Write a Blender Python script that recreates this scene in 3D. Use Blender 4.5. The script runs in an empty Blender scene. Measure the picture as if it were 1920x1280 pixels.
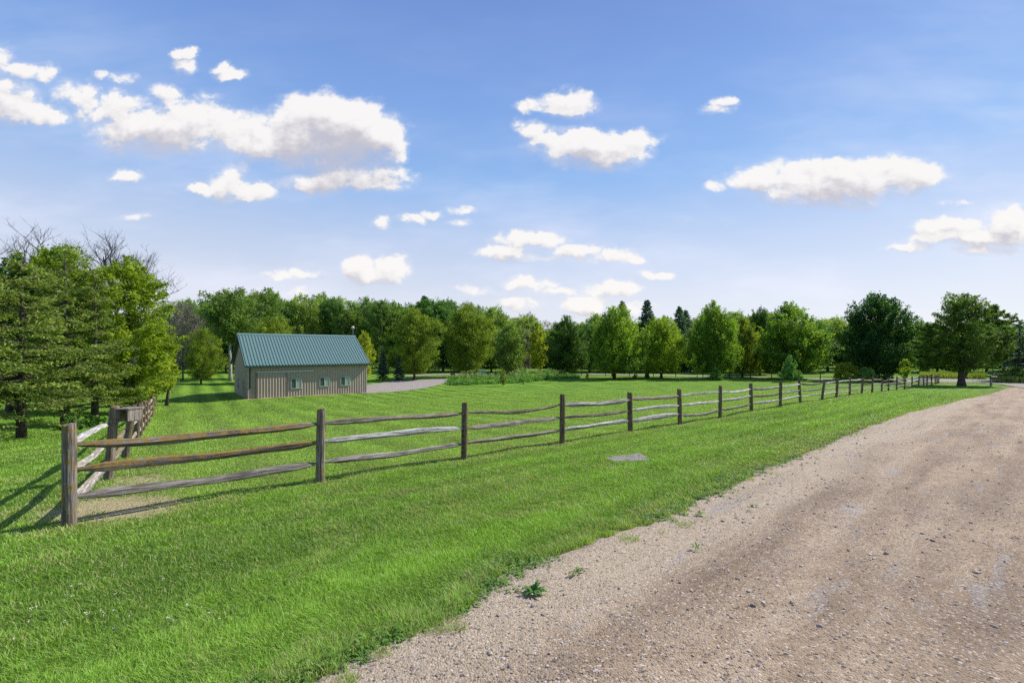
import bpy, math, random
import numpy as np
from mathutils import Vector, Matrix

# ------------------------------------------------------------------ camera, world, sun, exposure
sc = bpy.context.scene
C = sc.collection
F = 853.3; HZ = 655.0; CAMZ = 1.65
SUN_AZ, SUN_EL = 63.0, 43.0

cam = bpy.data.objects.new('camera', bpy.data.cameras.new('camera'))
C.objects.link(cam); sc.camera = cam
cam.location = (0, 0, CAMZ)
cam.rotation_euler = (math.radians(90), 0, 0)
cam.data.lens = 16.0; cam.data.sensor_width = 36.0
cam.data.shift_y = (HZ - 640) / 1920
cam.data.clip_start = 0.05; cam.data.clip_end = 5000

sun = bpy.data.objects.new('sun', bpy.data.lights.new('sun', 'SUN'))
C.objects.link(sun)
az, el = math.radians(SUN_AZ), math.radians(SUN_EL)
SD = Vector((math.sin(az) * math.cos(el), math.cos(az) * math.cos(el), math.sin(el)))
sun.rotation_euler = SD.to_track_quat('Z', 'Y').to_euler()
sun.data.energy = 5.0; sun.data.angle = math.radians(0.5); sun.data.color = (1.0, 0.93, 0.82)

sc.view_settings.view_transform = 'Standard'; sc.view_settings.look = 'None'
sc.view_settings.gamma = 1; sc.view_settings.exposure = 0.42
sc.cycles.max_bounces = 7; sc.cycles.diffuse_bounces = 4; sc.cycles.transmission_bounces = 4
sc.cycles.transparent_max_bounces = 4; sc.cycles.glossy_bounces = 2
sc.cycles.caustics_reflective = False; sc.cycles.caustics_refractive = False
sc.cycles.use_denoising = False
sc.cycles.sample_clamp_indirect = 6


class NT:
    """small helper for node trees"""
    def __init__(s, tree):
        s.t = tree; s.n = tree.nodes; s.l = tree.links
    def node(s, typ, ins=None, **kw):
        nd = s.n.new(typ)
        for k, v in kw.items():
            setattr(nd, k, v)
        for k, v in (ins or {}).items():
            s.put(nd.inputs[k], v)
        return nd
    def put(s, sock, v):
        if isinstance(v, bpy.types.NodeSocket):
            s.l.new(v, sock)
        else:
            sock.default_value = v
    def m(s, op, a, b=0.0, c=0.0, clamp=False):
        nd = s.n.new('ShaderNodeMath'); nd.operation = op; nd.use_clamp = clamp
        s.put(nd.inputs[0], a); s.put(nd.inputs[1], b); s.put(nd.inputs[2], c)
        return nd.outputs[0]
    def v(s, op, a, b=(0, 0, 0), c=(0, 0, 0)):
        nd = s.n.new('ShaderNodeVectorMath'); nd.operation = op
        s.put(nd.inputs[0], a)
        if op == 'SCALE': s.put(nd.inputs['Scale'], b)
        else:
            s.put(nd.inputs[1], b)
            if op == 'MULTIPLY_ADD': s.put(nd.inputs[2], c)
        return nd.outputs['Value'] if op in ('DOT_PRODUCT', 'LENGTH', 'DISTANCE') else nd.outputs['Vector']
    def mix(s, f, a, b, blend='MIX'):
        nd = s.n.new('ShaderNodeMix'); nd.data_type = 'RGBA'; nd.blend_type = blend
        s.put(nd.inputs[0], f); s.put(nd.inputs[6], a); s.put(nd.inputs[7], b)
        return nd.outputs[2]
    def noise(s, vec, scale, detail=4, rough=0.5, dist=0.0, out='Fac', dim='3D'):
        nd = s.n.new('ShaderNodeTexNoise'); nd.noise_dimensions = dim
        s.put(nd.inputs['Vector'], vec); s.put(nd.inputs['Scale'], scale)
        nd.inputs['Detail'].default_value = detail; nd.inputs['Roughness'].default_value = rough
        nd.inputs['Distortion'].default_value = dist
        return nd.outputs[out]
    def ramp(s, f, lo, hi, a=0.0, b=1.0, smooth=True):
        nd = s.n.new('ShaderNodeMapRange'); nd.interpolation_type = 'SMOOTHSTEP' if smooth else 'LINEAR'
        s.put(nd.inputs['Value'], f)
        nd.inputs['From Min'].default_value = lo; nd.inputs['From Max'].default_value = hi
        nd.inputs['To Min'].default_value = a; nd.inputs['To Max'].default_value = b
        return nd.outputs['Result']


def c3(r, g, b): return (r, g, b, 1.0)


# ---- the sky: physical sky plus cumulus described by direction
CLOUDS = [  # azimuth/elevation footprint of each puff (cx, cy, rx, ry, weight) on the tangent plane, thousandths
    (625, 245, 118, 62, 1.7), (700, 262, 66, 42, 1.4), (560, 262, 70, 40, 1.3), (640, 288, 100, 30, 1.25), (640, 215, 60, 32, 1.2),
    (300, 245, 110, 40, 1.4), (360, 225, 50, 40, 1.0), (240, 248, 52, 28, .9), (440, 245, 75, 32, .85), (490, 265, 58, 30, 1.15),
    (640, 322, 62, 26, 1.1), (720, 325, 52, 18, .9), (580, 345, 62, 12, .75), (690, 347, 60, 12, .7), (620, 340, 76, 18, 1.1),
    (435, 335, 22, 28, .75), (470, 355, 62, 18, .95), (430, 350, 34, 22, .85), (375, 356, 24, 9, .7), (455, 308, 12, 14, .5),
    (243, 327, 38, 11, .85), (20, 195, 52, 34, 1.0), (45, 212, 60, 20, .9), (100, 210, 30, 16, .7), (140, 175, 42, 26, .85), (160, 195, 28, 26, .8),
    (235, 195, 50, 22, .7), (200, 208, 40, 14, .7), (50, 128, 50, 14, .6), (80, 135, 22, 11, .6), (315, 170, 30, 13, .6), (355, 185, 46, 9, .55),
    (352, 96, 22, 10, .65), (355, 120, 20, 13, .55), (415, 130, 18, 10, .6), (435, 143, 26, 10, .7), (188, 138, 18, 8, .5), (235, 142, 26, 9, .45), (0, 105, 20, 24, .4),
    (1070, 190, 46, 21, .95), (1020, 195, 40, 10, .6), (990, 198, 14, 10, .5), (997, 240, 30, 17, .8), (975, 238, 20, 14, .5),
    (1105, 275, 94, 30, 1.35), (1130, 290, 75, 24, .95), (1180, 255, 56, 16, .8), (1040, 268, 44, 24, .75), (1080, 295, 50, 18, .8),
    (1350, 192, 24, 9, .5), (1340, 208, 26, 9, .4),
    (1410, 340, 50, 20, .95), (1345, 350, 20, 8, .5), (1560, 318, 120, 18, .9), (1660, 318, 90, 26, 1.0), (1560, 345, 104, 32, 1.4), (1735, 322, 34, 22, .8),
    (1500, 370, 80, 17, .9), (1600, 362, 66, 20, .8), (1690, 345, 40, 14, .6),
    (1790, 381, 28, 7, .6), (1780, 424, 66, 15, 1.15), (1890, 415, 42, 26, 1.05), (1830, 445, 124, 16, 1.25), (1700, 462, 56, 9, .75), (1850, 468, 70, 10, .7), (1960, 440, 60, 30, 1.0),
    (985, 448, 66, 17, .95), (1025, 450, 34, 16, .8), (945, 478, 55, 16, .95), (1000, 485, 50, 9, .7), (1090, 470, 50, 14, .9), (1140, 483, 60, 14, .9), (1180, 490, 30, 7, .6),
    (716, 420, 16, 11, .6), (770, 414, 24, 9, .65), (806, 403, 19, 9, .75), (857, 395, 26, 8, .55), (857, 420, 22, 6, .55),
    (672, 505, 32, 25, 1.0), (735, 505, 38, 26, 1.05), (705, 516, 62, 16, 1.0), (545, 514, 62, 8, .6),
    (988, 532, 52, 11, .9), (1150, 543, 60, 14, .85), (1227, 517, 36, 9, .8), (975, 567, 52, 14, .85), (1100, 570, 60, 18, .95), (1160, 578, 60, 12, .7), (1060, 545, 50, 6, .4),
    (250, 410, 20, 6, .3), (540, 545, 90, 10, .3), (900, 545, 60, 6, .3),
]

world = bpy.data.worlds.new('World'); sc.world = world; world.use_nodes = True


def build_world():
    nt = NT(world.node_tree)
    nt.n.clear()
    out = nt.node('ShaderNodeOutputWorld'); bg = nt.node('ShaderNodeBackground')
    nt.l.new(bg.outputs[0], out.inputs[0])
    sky = nt.node('ShaderNodeTexSky'); sky.sky_type = 'NISHITA'; sky.sun_disc = False
    sky.sun_elevation = el; sky.sun_rotation = az; sky.altitude = 200
    sky.air_density = 1.0; sky.dust_density = .35; sky.ozone_density = 2.2
    tc = nt.node('ShaderNodeTexCoord')
    d = tc.outputs['Generated']
    sep = nt.node('ShaderNodeSeparateXYZ', {0: d})
    yy = nt.m('MAXIMUM', sep.outputs[1], 0.02)
    u = nt.m('DIVIDE', sep.outputs[0], yy); w = nt.m('DIVIDE', sep.outputs[2], yy)
    P = nt.node('ShaderNodeCombineXYZ', {0: u, 1: w}).outputs[0]
    # pale veil and horizon
    veil = nt.noise(nt.v('MULTIPLY', P, (1.0, 3.2, 1)), 1.7, 4, .6)
    vz = nt.ramp(sep.outputs[2], .0, .62, 1.0, 0.05)
    va = nt.m('MULTIPLY', nt.ramp(veil, .40, .75), nt.m('MULTIPLY', vz, .62))
    rp = nt.node('ShaderNodeValToRGB', {0: sep.outputs[2]}); cr = rp.color_ramp      # measured air colour by height
    cr.elements[0].color = c3(.60, .595, .66); cr.elements[0].position = 0.0
    cr.elements[1].color = c3(.13, .225, .53); cr.elements[1].position = .62
    for p_, cc in ((.10, (.575, .59, .67)), (.21, (.44, .515, .675)), (.34, (.235, .395, .685)), (.47, (.172, .31, .63))):
        e = cr.elements.new(p_); e.color = c3(*cc)
    air = nt.v('SCALE', rp.outputs[0], 10.0)
    skyc = nt.mix(.82, sky.outputs[0], air)
    skyc = nt.mix(va, skyc, c3(6.8, 6.9, 7.9))
    nt.l.new(skyc, bg.inputs[0]); bg.inputs[1].default_value = 0.10
    front = nt.m('GREATER_THAN', sep.outputs[1], .05)
    up_ = sep.outputs[2]
    p = P
    wv = nt.v('SUBTRACT', nt.noise(p, 5.5, 3, .55, out='Color'), (.5, .5, .5))
    W1 = nt.v('MULTIPLY', wv, (.075, .045, 0))
    shader = bg.outputs[0]
    XS = [-900, 190, 480, 840, 1270, 2800]; YS = [-100, 60, 300, 395, 500, 640]
    for ci in range(len(XS) - 1):
        for cj in range(len(YS) - 1):
            x0, x1, y0, y1 = XS[ci], XS[ci + 1], YS[cj], YS[cj + 1]; mg = 38
            bl = [c for c in CLOUDS if c[0] + c[2] + mg > x0 and c[0] - c[2] - mg < x1 and c[1] + c[3] + mg > y0 and c[1] - c[3] - mg - 25 < y1]
            if not bl: continue
            eps = (ci * 7 + cj + 1) * 1e-5      # keeps the cells' nodes separate, so each is only evaluated inside its cell
            g = bpy.data.node_groups.new('cloud_field', 'ShaderNodeTree')
            g.interface.new_socket('P', in_out='INPUT', socket_type='NodeSocketVector')
            g.interface.new_socket('W', in_out='INPUT', socket_type='NodeSocketVector')
            g.interface.new_socket('D', in_out='OUTPUT', socket_type='NodeSocketFloat')
            h = NT(g); gi = h.node('NodeGroupInput'); go = h.node('NodeGroupOutput')
            q0 = gi.outputs[0]
            p2 = h.v('ADD', q0, gi.outputs[1])
            acc = None
            for (cx, cy, rx, ry, wt) in bl:
                lo = 1.0 if cy < 425 else .88
                rx *= 1.20 * lo + eps; ry *= 1.30 * lo + eps
                X = (cx - 960) / F; Y = (HZ - cy) / F; ix = F / rx; iy = F / ry
                q = h.v('MULTIPLY_ADD', p2, (ix, iy, 0), (-X * ix, -Y * iy, 0))
                f = h.m('MULTIPLY_ADD', h.v('DOT_PRODUCT', q, q), -wt, wt)
                acc = f if acc is None else h.m('SMOOTH_MAX', acc, f, .18)
            fb = h.noise(h.v('MULTIPLY', q0, (1, 1.35, 1)), 13 + eps, 9, .62)
            D = h.m('ADD', h.m('MAXIMUM', acc, -1.5), h.m('MULTIPLY_ADD', fb, 2.7, -1.47))
            h.l.new(D, go.inputs[0])
            wv2 = nt.v('SUBTRACT', nt.noise(p, 24 + eps, 4, .6, out='Color'), (.5, .5, .5))
            WW = nt.v('MULTIPLY_ADD', wv2, (.038, .030, 0), W1)
            def field(off):
                nd = nt.node('ShaderNodeGroup'); nd.node_tree = g
                nt.put(nd.inputs[0], nt.v('ADD', P, (off[0] + eps, off[1], 0))); nt.put(nd.inputs[1], WW)
                return nd.outputs[0]
            D0 = field((0, 0, 0)); D1 = field((.009, .018, 0)); D2 = field((.012, .045, 0))
            below = nt.ramp(nt.m('SUBTRACT', D2, D0), -.25, .35)                 # 0 on the billowing tops, 1 under the base
            wd = nt.m('MULTIPLY_ADD', below, .80, .46)
            alpha = nt.m('DIVIDE', nt.m('ADD', D0, .08), wd, clamp=True)
            alpha = nt.m('MULTIPLY', nt.m('SMOOTH_MIN', alpha, 1.0, .35), nt.m('MULTIPLY_ADD', below, -.16, 1.0), clamp=True)
            alpha = nt.m('MAXIMUM', alpha, nt.ramp(D0, -.45, .5, 0, .38))
            occ = nt.m('ADD', nt.m('MULTIPLY', nt.m('MAXIMUM', D1, 0), .34), nt.m('MULTIPLY', nt.m('MAXIMUM', D2, 0), .46))
            occ = nt.m('SUBTRACT', occ, nt.m('MULTIPLY', nt.m('MAXIMUM', D0, 0), .30))
            occ = nt.m('ADD', occ, nt.m('MULTIPLY', nt.m('SUBTRACT', D1, D0), .28))
            lit = nt.ramp(occ, -.18, .82)
            ccol = nt.mix(lit, c3(7.35, 7.15, 6.95), c3(4.4, 4.2, 4.55))
            col = nt.mix(alpha, skyc, ccol)
            b2 = nt.node('ShaderNodeBackground', {0: col, 1: .10})
            m_ = nt.m('MULTIPLY', nt.m('GREATER_THAN', u, (x0 - 960) / F), nt.m('LESS_THAN', u, (x1 - 960) / F))
            m_ = nt.m('MULTIPLY', m_, nt.m('MULTIPLY', nt.m('GREATER_THAN', w, (HZ - y1) / F), nt.m('LESS_THAN', w, (HZ - y0) / F)))
            m_ = nt.m('MULTIPLY', m_, front)
            mx = nt.node('ShaderNodeMixShader', {0: m_}); nt.l.new(shader, mx.inputs[1]); nt.l.new(b2.outputs[0], mx.inputs[2])
            shader = mx.outputs[0]
    nt.l.new(shader, out.inputs[0])


build_world()

# ------------------------------------------------------------------ general helpers
rs = np.random.RandomState


def tag(o, label=None, cat=None, group=None, kind=None):
    if label: o['label'] = label
    if cat: o['category'] = cat
    if group: o['group'] = group
    if kind: o['kind'] = kind
    return o


def thing(name, label, cat, loc=(0, 0, 0), rz=0.0, group=None):
    o = bpy.data.objects.new(name, None); C.objects.link(o)
    o.location = loc; o.rotation_euler = (0, 0, rz); o.empty_display_size = .2
    return tag(o, label, cat, group)


def np_mesh(name, V, faces, mat, face_attr=None, point_attr=None, smooth=False):
    """faces: list of int arrays (n,k)"""
    me = bpy.data.meshes.new(name)
    V = np.ascontiguousarray(V, dtype=np.float32)
    me.vertices.add(len(V)); me.vertices.foreach_set('co', V.ravel())
    loops = np.concatenate([f.ravel() for f in faces]).astype(np.int32)
    tot = np.concatenate([np.full(len(f), f.shape[1], dtype=np.int32) for f in faces])
    st = np.concatenate([[0], np.cumsum(tot)[:-1]]).astype(np.int32)
    me.loops.add(len(loops)); me.loops.foreach_set('vertex_index', loops)
    me.polygons.add(len(tot)); me.polygons.foreach_set('loop_start', st); me.polygons.foreach_set('loop_total', tot)
    me.polygons.foreach_set('use_smooth', np.full(len(tot), smooth))
    for nm, arr in (face_attr or {}).items():
        a = me.attributes.new(nm, 'FLOAT', 'FACE'); a.data.foreach_set('value', np.asarray(arr, dtype=np.float32))
    for nm, arr in (point_attr or {}).items():
        a = me.attributes.new(nm, 'FLOAT', 'POINT'); a.data.foreach_set('value', np.asarray(arr, dtype=np.float32))
    me.update(calc_edges=True); me.validate()
    if mat: me.materials.append(mat)
    return me


def link(name, me, parent=None, loc=(0, 0, 0), rot=(0, 0, 0)):
    o = bpy.data.objects.new(name, me); C.objects.link(o)
    o.location = loc; o.rotation_euler = rot
    if parent: o.parent = parent
    return o


class MB:
    """collects boxes, tubes and loose faces into one mesh"""
    def __init__(s): s.V = []; s.Fc = []
    def add(s, V, Fs):
        b = len(s.V); s.V += [tuple(v) for v in V]; s.Fc += [tuple(i + b for i in f) for f in Fs]
    def box(s, x0, x1, y0, y1, z0, z1, M=None):
        V = [(x, y, z) for z in (z0, z1) for y in (y0, y1) for x in (x0, x1)]
        if M is not None: V = [M @ Vector(v) for v in V]
        s.add(V, [(0, 2, 3, 1), (4, 5, 7, 6), (0, 1, 5, 4), (2, 6, 7, 3), (0, 4, 6, 2), (1, 3, 7, 5)])
    def tube(s, pts, rad, n=8, cap=True):
        pts = [Vector(p) for p in pts]; base = len(s.V); rings = []
        for i, p in enumerate(pts):
            t = (pts[min(i + 1, len(pts) - 1)] - pts[max(i - 1, 0)]).normalized()
            a = t.cross(Vector((0, 0, 1)))
            if a.length < .05: a = t.cross(Vector((0, 1, 0)))
            a.normalize(); b = t.cross(a)
            for k in range(n):
                w = 2 * math.pi * k / n
                s.V.append(tuple(p + (a * math.cos(w) + b * math.sin(w)) * rad[i]))
        for i in range(len(pts) - 1):
            for k in range(n):
                k2 = (k + 1) % n
                s.Fc.append((base + i * n + k, base + i * n + k2, base + (i + 1) * n + k2, base + (i + 1) * n + k))
        if cap:
            s.Fc.append(tuple(base + k for k in range(n))[::-1])
            s.Fc.append(tuple(base + (len(pts) - 1) * n + k for k in range(n)))
    def mesh(s, name, mat, smooth=False):
        me = bpy.data.meshes.new(name); me.from_pydata(s.V, [], s.Fc); me.update()
        if smooth: me.polygons.foreach_set('use_smooth', [True] * len(me.polygons))
        if mat: me.materials.append(mat)
        return me
    def build(s, name, mat, parent=None, smooth=False, loc=(0, 0, 0), rot=(0, 0, 0)):
        return link(name, s.mesh(name, mat, smooth), parent, loc, rot)


def vnoise(x, y, seed=0, scale=1.0):
    """smooth value noise on arrays"""
    x = np.asarray(x, float) * scale; y = np.asarray(y, float) * scale
    xi = np.floor(x).astype(np.int64); yi = np.floor(y).astype(np.int64)
    fx = x - xi; fy = y - yi; fx = fx * fx * (3 - 2 * fx); fy = fy * fy * (3 - 2 * fy)
    def hsh(a, b):
        n = (a * 374761393 + b * 668265263 + seed * 1442695041) & 0x7fffffff
        n = ((n ^ (n >> 13)) * 1274126177) & 0x7fffffff
        return ((n ^ (n >> 16)) & 0xffff) / 65535.0
    a = hsh(xi, yi); b = hsh(xi + 1, yi); c = hsh(xi, yi + 1); d = hsh(xi + 1, yi + 1)
    return (a * (1 - fx) + b * fx) * (1 - fy) + (c * (1 - fx) + d * fx) * fy


# ------------------------------------------------------------------ terrain height field
FENCE = [(130, 5.61), (600, 7.73), (870, 9.75), (1054, 11.75), (1182, 13.8), (1275, 15.85), (1350, 17.9), (1409, 19.95), (1463, 22.2),
         (1500.7, 24.3), (1541, 26.6), (1568, 28.9), (1593, 31.1), (1615.5, 33.3), (1635, 35.4), (1653, 37.6), (1666, 39.6), (1681, 41.9),
         (1696, 44.2), (1709.5, 46.3), (1722, 48.4)]
FENCE_BASE = [983, 903, 860, 830, 810, 795, 783, 771, 762.5, 754.5, 750, 745, 741, 737.5, 736, 734.5, 732.5, 730.5, 729.5, 727.5, 725]
LFENCE = [(203, 8.1, 764), (234, 10.7, 756), (255, 13.1, 752.5), (263, 15.7, 752), (269, 18.3, 750.5), (274, 20.9, 749.5), (280, 23.6, 748),
          (285, 26.4, 741), (288, 29.2, 735), (290, 32, 730), (292, 35, 726)]


def PW(px, py, d): return ((px - 960) / F * d, d, CAMZ - (py - HZ) / F * d)


ctrl = []
for (px, d), by in zip(FENCE, FENCE_BASE): ctrl.append(PW(px, by, d))
for px, d, ty in LFENCE:
    x, y, z = PW(px, ty, d); ctrl.append((x, y, z - 1.22))
ctrl[21] = PW(197, 899, 8.1)[:2] + (-.67,); ctrl[22] = PW(226, 859, 10.6)[:2] + (-.89,)
for t in (-8, -3, 0, 2.5, 5, 8, 12, 18, 26, 35, 48):        # the road plane, falling gently away
    for off in (0.0, 7.0):
        ex, ey = 1.38 + (t - 4.9) * 1.07, t
        ctrl.append((ex + off * .66, ey - off * .75, -.05 * max(ey - off * .2, -10)))
ctrl += [(-3.1, 2.7, -.34), (-6, 0, -.3), (-12, -2, -.5), (-9, 4, -.62), (-14, 8, -1.0), (-17.3, 16, -1.5), (-24, 12, -1.3), (-22, 24, -1.95), (-34, 26, -1.8)]
ctrl += [(-20.85, 36, -2.28), (-13.4, 41.9, -2.34), (-25.4, 41.7, -2.3), (-18, 47.7, -2.35), (-15, 30, -2.0), (-23, 33, -2.35), (-8, 20, -1.45), (-3, 16, -1.2), (0, 26, -1.75), (6, 34, -2.1), (-10, 34, -2.15)]
ctrl += [(0, 50, -2.45), (-8, 54, -2.45), (12, 50, -2.45), (25, 52, -2.4), (25, 40, -2.1), (52, 62, -2.6), (40, 66, -2.6), (20, 78, -2.65), (0, 78, -2.65), (-30, 60, -2.5), (-50, 50, -2.3), (-60, 20, -1.8), (-60, 90, -2.6), (0, 100, -2.7), (60, 90, -2.7), (100, 100, -2.8), (80, 50, -2.9), (90, 10, -2.0), (50, 5, -1.0), (20, -30, 0.3), (-40, -30, -.6), (60, -30, -.4)]
CT = np.array(ctrl, float)


def _tps_fit(P, lam):
    n = len(P); xy = P[:, :2] / 20.0
    r2 = ((xy[:, None] - xy[None]) ** 2).sum(-1)
    K = np.where(r2 > 0, .5 * r2 * np.log(r2 + 1e-12), 0) + lam * np.eye(n)
    Q = np.hstack([np.ones((n, 1)), xy])
    A = np.vstack([np.hstack([K, Q]), np.hstack([Q.T, np.zeros((3, 3))])])
    return np.linalg.solve(A, np.concatenate([P[:, 2], np.zeros(3)]))


TW = _tps_fit(CT, .0015)


def GZ(x, y):
    x = np.atleast_1d(np.asarray(x, float)); y = np.atleast_1d(np.asarray(y, float))
    sh = x.shape; x = x.ravel(); y = y.ravel()
    out = np.empty_like(x)
    for i in range(0, len(x), 20000):
        a = x[i:i + 20000] / 20; b = y[i:i + 20000] / 20
        r2 = (a[:, None] - CT[None, :, 0] / 20) ** 2 + (b[:, None] - CT[None, :, 1] / 20) ** 2
        out[i:i + 20000] = (.5 * r2 * np.log(r2 + 1e-12)) @ TW[:-3] + TW[-3] + TW[-2] * a + TW[-1] * b
    r = np.hypot(x - 10, y - 30)
    f = np.clip((r - 75) / 50, 0, 1); f = f * f * (3 - 2 * f)
    return (out * (1 - f) + (-2.75) * f).reshape(sh)


def gz(x, y): return float(GZ(x, y)[0])


def hit(px, py):
    """ground point seen along a ray"""
    r = (px - 960) / F; s = (py - HZ) / F
    d = 2.0; prev = d
    while d < 200:
        if CAMZ - s * d < gz(r * d, d): break
        prev = d; d *= 1.03
    lo, hi = prev, d
    for _ in range(18):
        m = (lo + hi) / 2
        if CAMZ - s * m < gz(r * m, m): hi = m
        else: lo = m
    return (r * lo, lo)


def ray(px, d): return ((px - 960) / F * d, d)


# ------------------------------------------------------------------ materials
def material(name):
    m = bpy.data.materials.new(name); m.use_nodes = True
    nt = NT(m.node_tree); nt.n.clear()
    out = nt.node('ShaderNodeOutputMaterial')
    return m, nt, out


def simple(name, col, rough=.6, metal=0.0, bump=0.0, bscale=40, var=.15, spec=.5):
    m, nt, out = material(name)
    tc = nt.node('ShaderNodeTexCoord').outputs['Object']
    n = nt.noise(tc, bscale * .2, 4, .6)
    base = nt.mix(nt.ramp(n, .3, .7), c3(*[c * (1 - var) for c in col]), c3(*[c * (1 + var) for c in col]))
    p = nt.node('ShaderNodeBsdfPrincipled', {'Base Color': base, 'Roughness': rough, 'Metallic': metal, 'Specular IOR Level': spec})
    if bump:
        b = nt.node('ShaderNodeBump', {'Strength': bump, 'Distance': .01, 'Height': nt.noise(tc, bscale, 4, .6)})
        nt.l.new(b.outputs[0], p.inputs['Normal'])
    nt.l.new(p.outputs[0], out.inputs[0])
    return m


def leaf_mat(name, dark, light, transl=.35, hue=.02, tcol=None):
    m, nt, out = material(name)
    tone = nt.node('ShaderNodeAttribute', attribute_name='tone').outputs['Fac']
    rnd = nt.node('ShaderNodeObjectInfo').outputs['Random']
    t = nt.m('ADD', tone, nt.m('MULTIPLY_ADD', rnd, .7, -.35), clamp=True)
    col = nt.mix(t, c3(*dark), c3(*light))
    hs = nt.node('ShaderNodeHueSaturation', {'Color': col, 'Hue': nt.m('MULTIPLY_ADD', rnd, -hue * 2, .5 + hue), 'Value': 1.0, 'Saturation': 1.0})
    col = hs.outputs[0]
    d = nt.node('ShaderNodeBsdfPrincipled', {'Base Color': col, 'Roughness': .55, 'Specular IOR Level': .25})
    tl = nt.node('ShaderNodeBsdfTranslucent', {'Color': nt.mix(1.0, col, c3(*(tcol or (1.5, 1.45, .6))), 'MULTIPLY')})
    mx = nt.node('ShaderNodeMixShader', {0: transl}); nt.l.new(d.outputs[0], mx.inputs[1]); nt.l.new(tl.outputs[0], mx.inputs[2])
    nt.l.new(mx.outputs[0], out.inputs[0])
    return m


def bark_mat(name, dark, light, scale=6):
    m, nt, out = material(name)
    tc = nt.node('ShaderNodeTexCoord').outputs['Object']
    n = nt.noise(nt.v('MULTIPLY', tc, (3, 3, .8)), scale, 6, .65)
    col = nt.mix(nt.ramp(n, .35, .65), c3(*dark), c3(*light))
    p = nt.node('ShaderNodeBsdfPrincipled', {'Base Color': col, 'Roughness': .9})
    b = nt.node('ShaderNodeBump', {'Strength': .8, 'Distance': .03, 'Height': n}); nt.l.new(b.outputs[0], p.inputs['Normal'])
    nt.l.new(p.outputs[0], out.inputs[0])
    return m


M = {}
M['maple'] = leaf_mat('maple_leaves', (.045, .115, .018), (.25, .42, .04), .48)
M['maple_dark'] = leaf_mat('dark_maple_leaves', (.028, .075, .018), (.13, .25, .035), .38)
M['yellow'] = leaf_mat('yellow_green_leaves', (.10, .165, .016), (.37, .46, .045), .44, .008)
M['elder'] = leaf_mat('boxelder_leaves', (.14, .22, .018), (.36, .46, .035), .46, .008)
M['aspen'] = leaf_mat('aspen_leaves', (.075, .145, .03), (.19, .31, .065), .40)
M['forest'] = leaf_mat('forest_leaves', (.065, .135, .032), (.245, .40, .08), .43, .025)
M['grey'] = leaf_mat('dying_leaves', (.15, .14, .11), (.30, .28, .22), .25, .01, (1, 1, .8))
M['spruce'] = leaf_mat('spruce_needles', (.065, .115, .02), (.21, .31, .055), .28)
M['bluespruce'] = leaf_mat('blue_spruce_needles', (.05, .115, .07), (.14, .25, .165), .25)
M['garden'] = leaf_mat('garden_leaves', (.09, .20, .04), (.24, .44, .10), .38)
M['tall'] = leaf_mat('tall_grass_blades', (.10, .165, .03), (.23, .31, .07), .35)
M['weed'] = leaf_mat('weed_leaves', (.07, .15, .02), (.20, .34, .06), .3)
M['dry'] = leaf_mat('dry_seed_heads', (.30, .28, .15), (.55, .5, .3), .3)
M['bark'] = bark_mat('dark_bark', (.025, .02, .016), (.10, .085, .07))
M['pale_bark'] = bark_mat('pale_bark', (.16, .15, .13), (.55, .53, .48), 4)
M['dead_bark'] = bark_mat('dead_bark', (.03, .03, .04), (.085, .085, .10))


def wood_mat(name, axis='X'):
    m, nt, out = material(name)
    tc = nt.node('ShaderNodeTexCoord').outputs['Object']
    info = nt.node('ShaderNodeObjectInfo')
    sil = nt.node('ShaderNodeAttribute', attribute_name='silver', attribute_type='OBJECT').outputs['Fac']
    lic = nt.node('ShaderNodeAttribute', attribute_name='lichen', attribute_type='OBJECT').outputs['Fac']
    off = nt.m('MULTIPLY', info.outputs['Random'], 37.0)
    tc = nt.v('ADD', tc, nt.node('ShaderNodeCombineXYZ', {0: off, 1: off, 2: off}).outputs[0])
    st = (1.2, 22, 22) if axis == 'X' else (22, 22, 1.2)
    gr = nt.noise(nt.v('MULTIPLY', tc, st), 2.0, 6, .65, .4)
    fine = nt.noise(nt.v('MULTIPLY', tc, (st[0] * 2, st[1] * 3, st[2] * 3)), 3.0, 4, .7)
    blot = nt.noise(tc, 4.0, 4, .6)
    brown = nt.mix(nt.ramp(gr, .35, .68), c3(.04, .029, .021), c3(.20, .155, .11))
    silver = nt.mix(nt.ramp(gr, .38, .62), c3(.20, .19, .19), c3(.56, .55, .55))
    col = nt.mix(nt.m('ADD', sil, nt.m('MULTIPLY_ADD', blot, .5, -.25), clamp=True), brown, silver)
    col = nt.mix(nt.ramp(fine, .62, .72, 0, .7), col, c3(.03, .025, .02))
    nz = nt.node('ShaderNodeSeparateXYZ', {0: nt.node('ShaderNodeNewGeometry').outputs['Normal']}).outputs[2]
    ln = nt.noise(tc, 11.0, 5, .7)
    lm = nt.m('MULTIPLY', nt.ramp(nt.m('ADD', nt.m('MULTIPLY_ADD', nz, .12, nt.m('MULTIPLY', lic, .07)), ln), .565, .70), lic)
    col = nt.mix(lm, col, nt.mix(nt.noise(tc, 30, 3), c3(.12, .075, .018), c3(.32, .215, .055)))
    p = nt.node('ShaderNodeBsdfPrincipled', {'Base Color': col, 'Roughness': .85, 'Specular IOR Level': .2})
    b = nt.node('ShaderNodeBump', {'Strength': .9, 'Distance': .012, 'Height': nt.m('ADD', gr, nt.m('MULTIPLY', fine, -.6))})
    nt.l.new(b.outputs[0], p.inputs['Normal']); nt.l.new(p.outputs[0], out.inputs[0])
    return m


M['rail'] = wood_mat('weathered_rail', 'X'); M['post'] = wood_mat('weathered_post', 'Z')

# axes used for the mowing bands
ROADN = (.663, -.748); LFN = (.815, .58)


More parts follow.
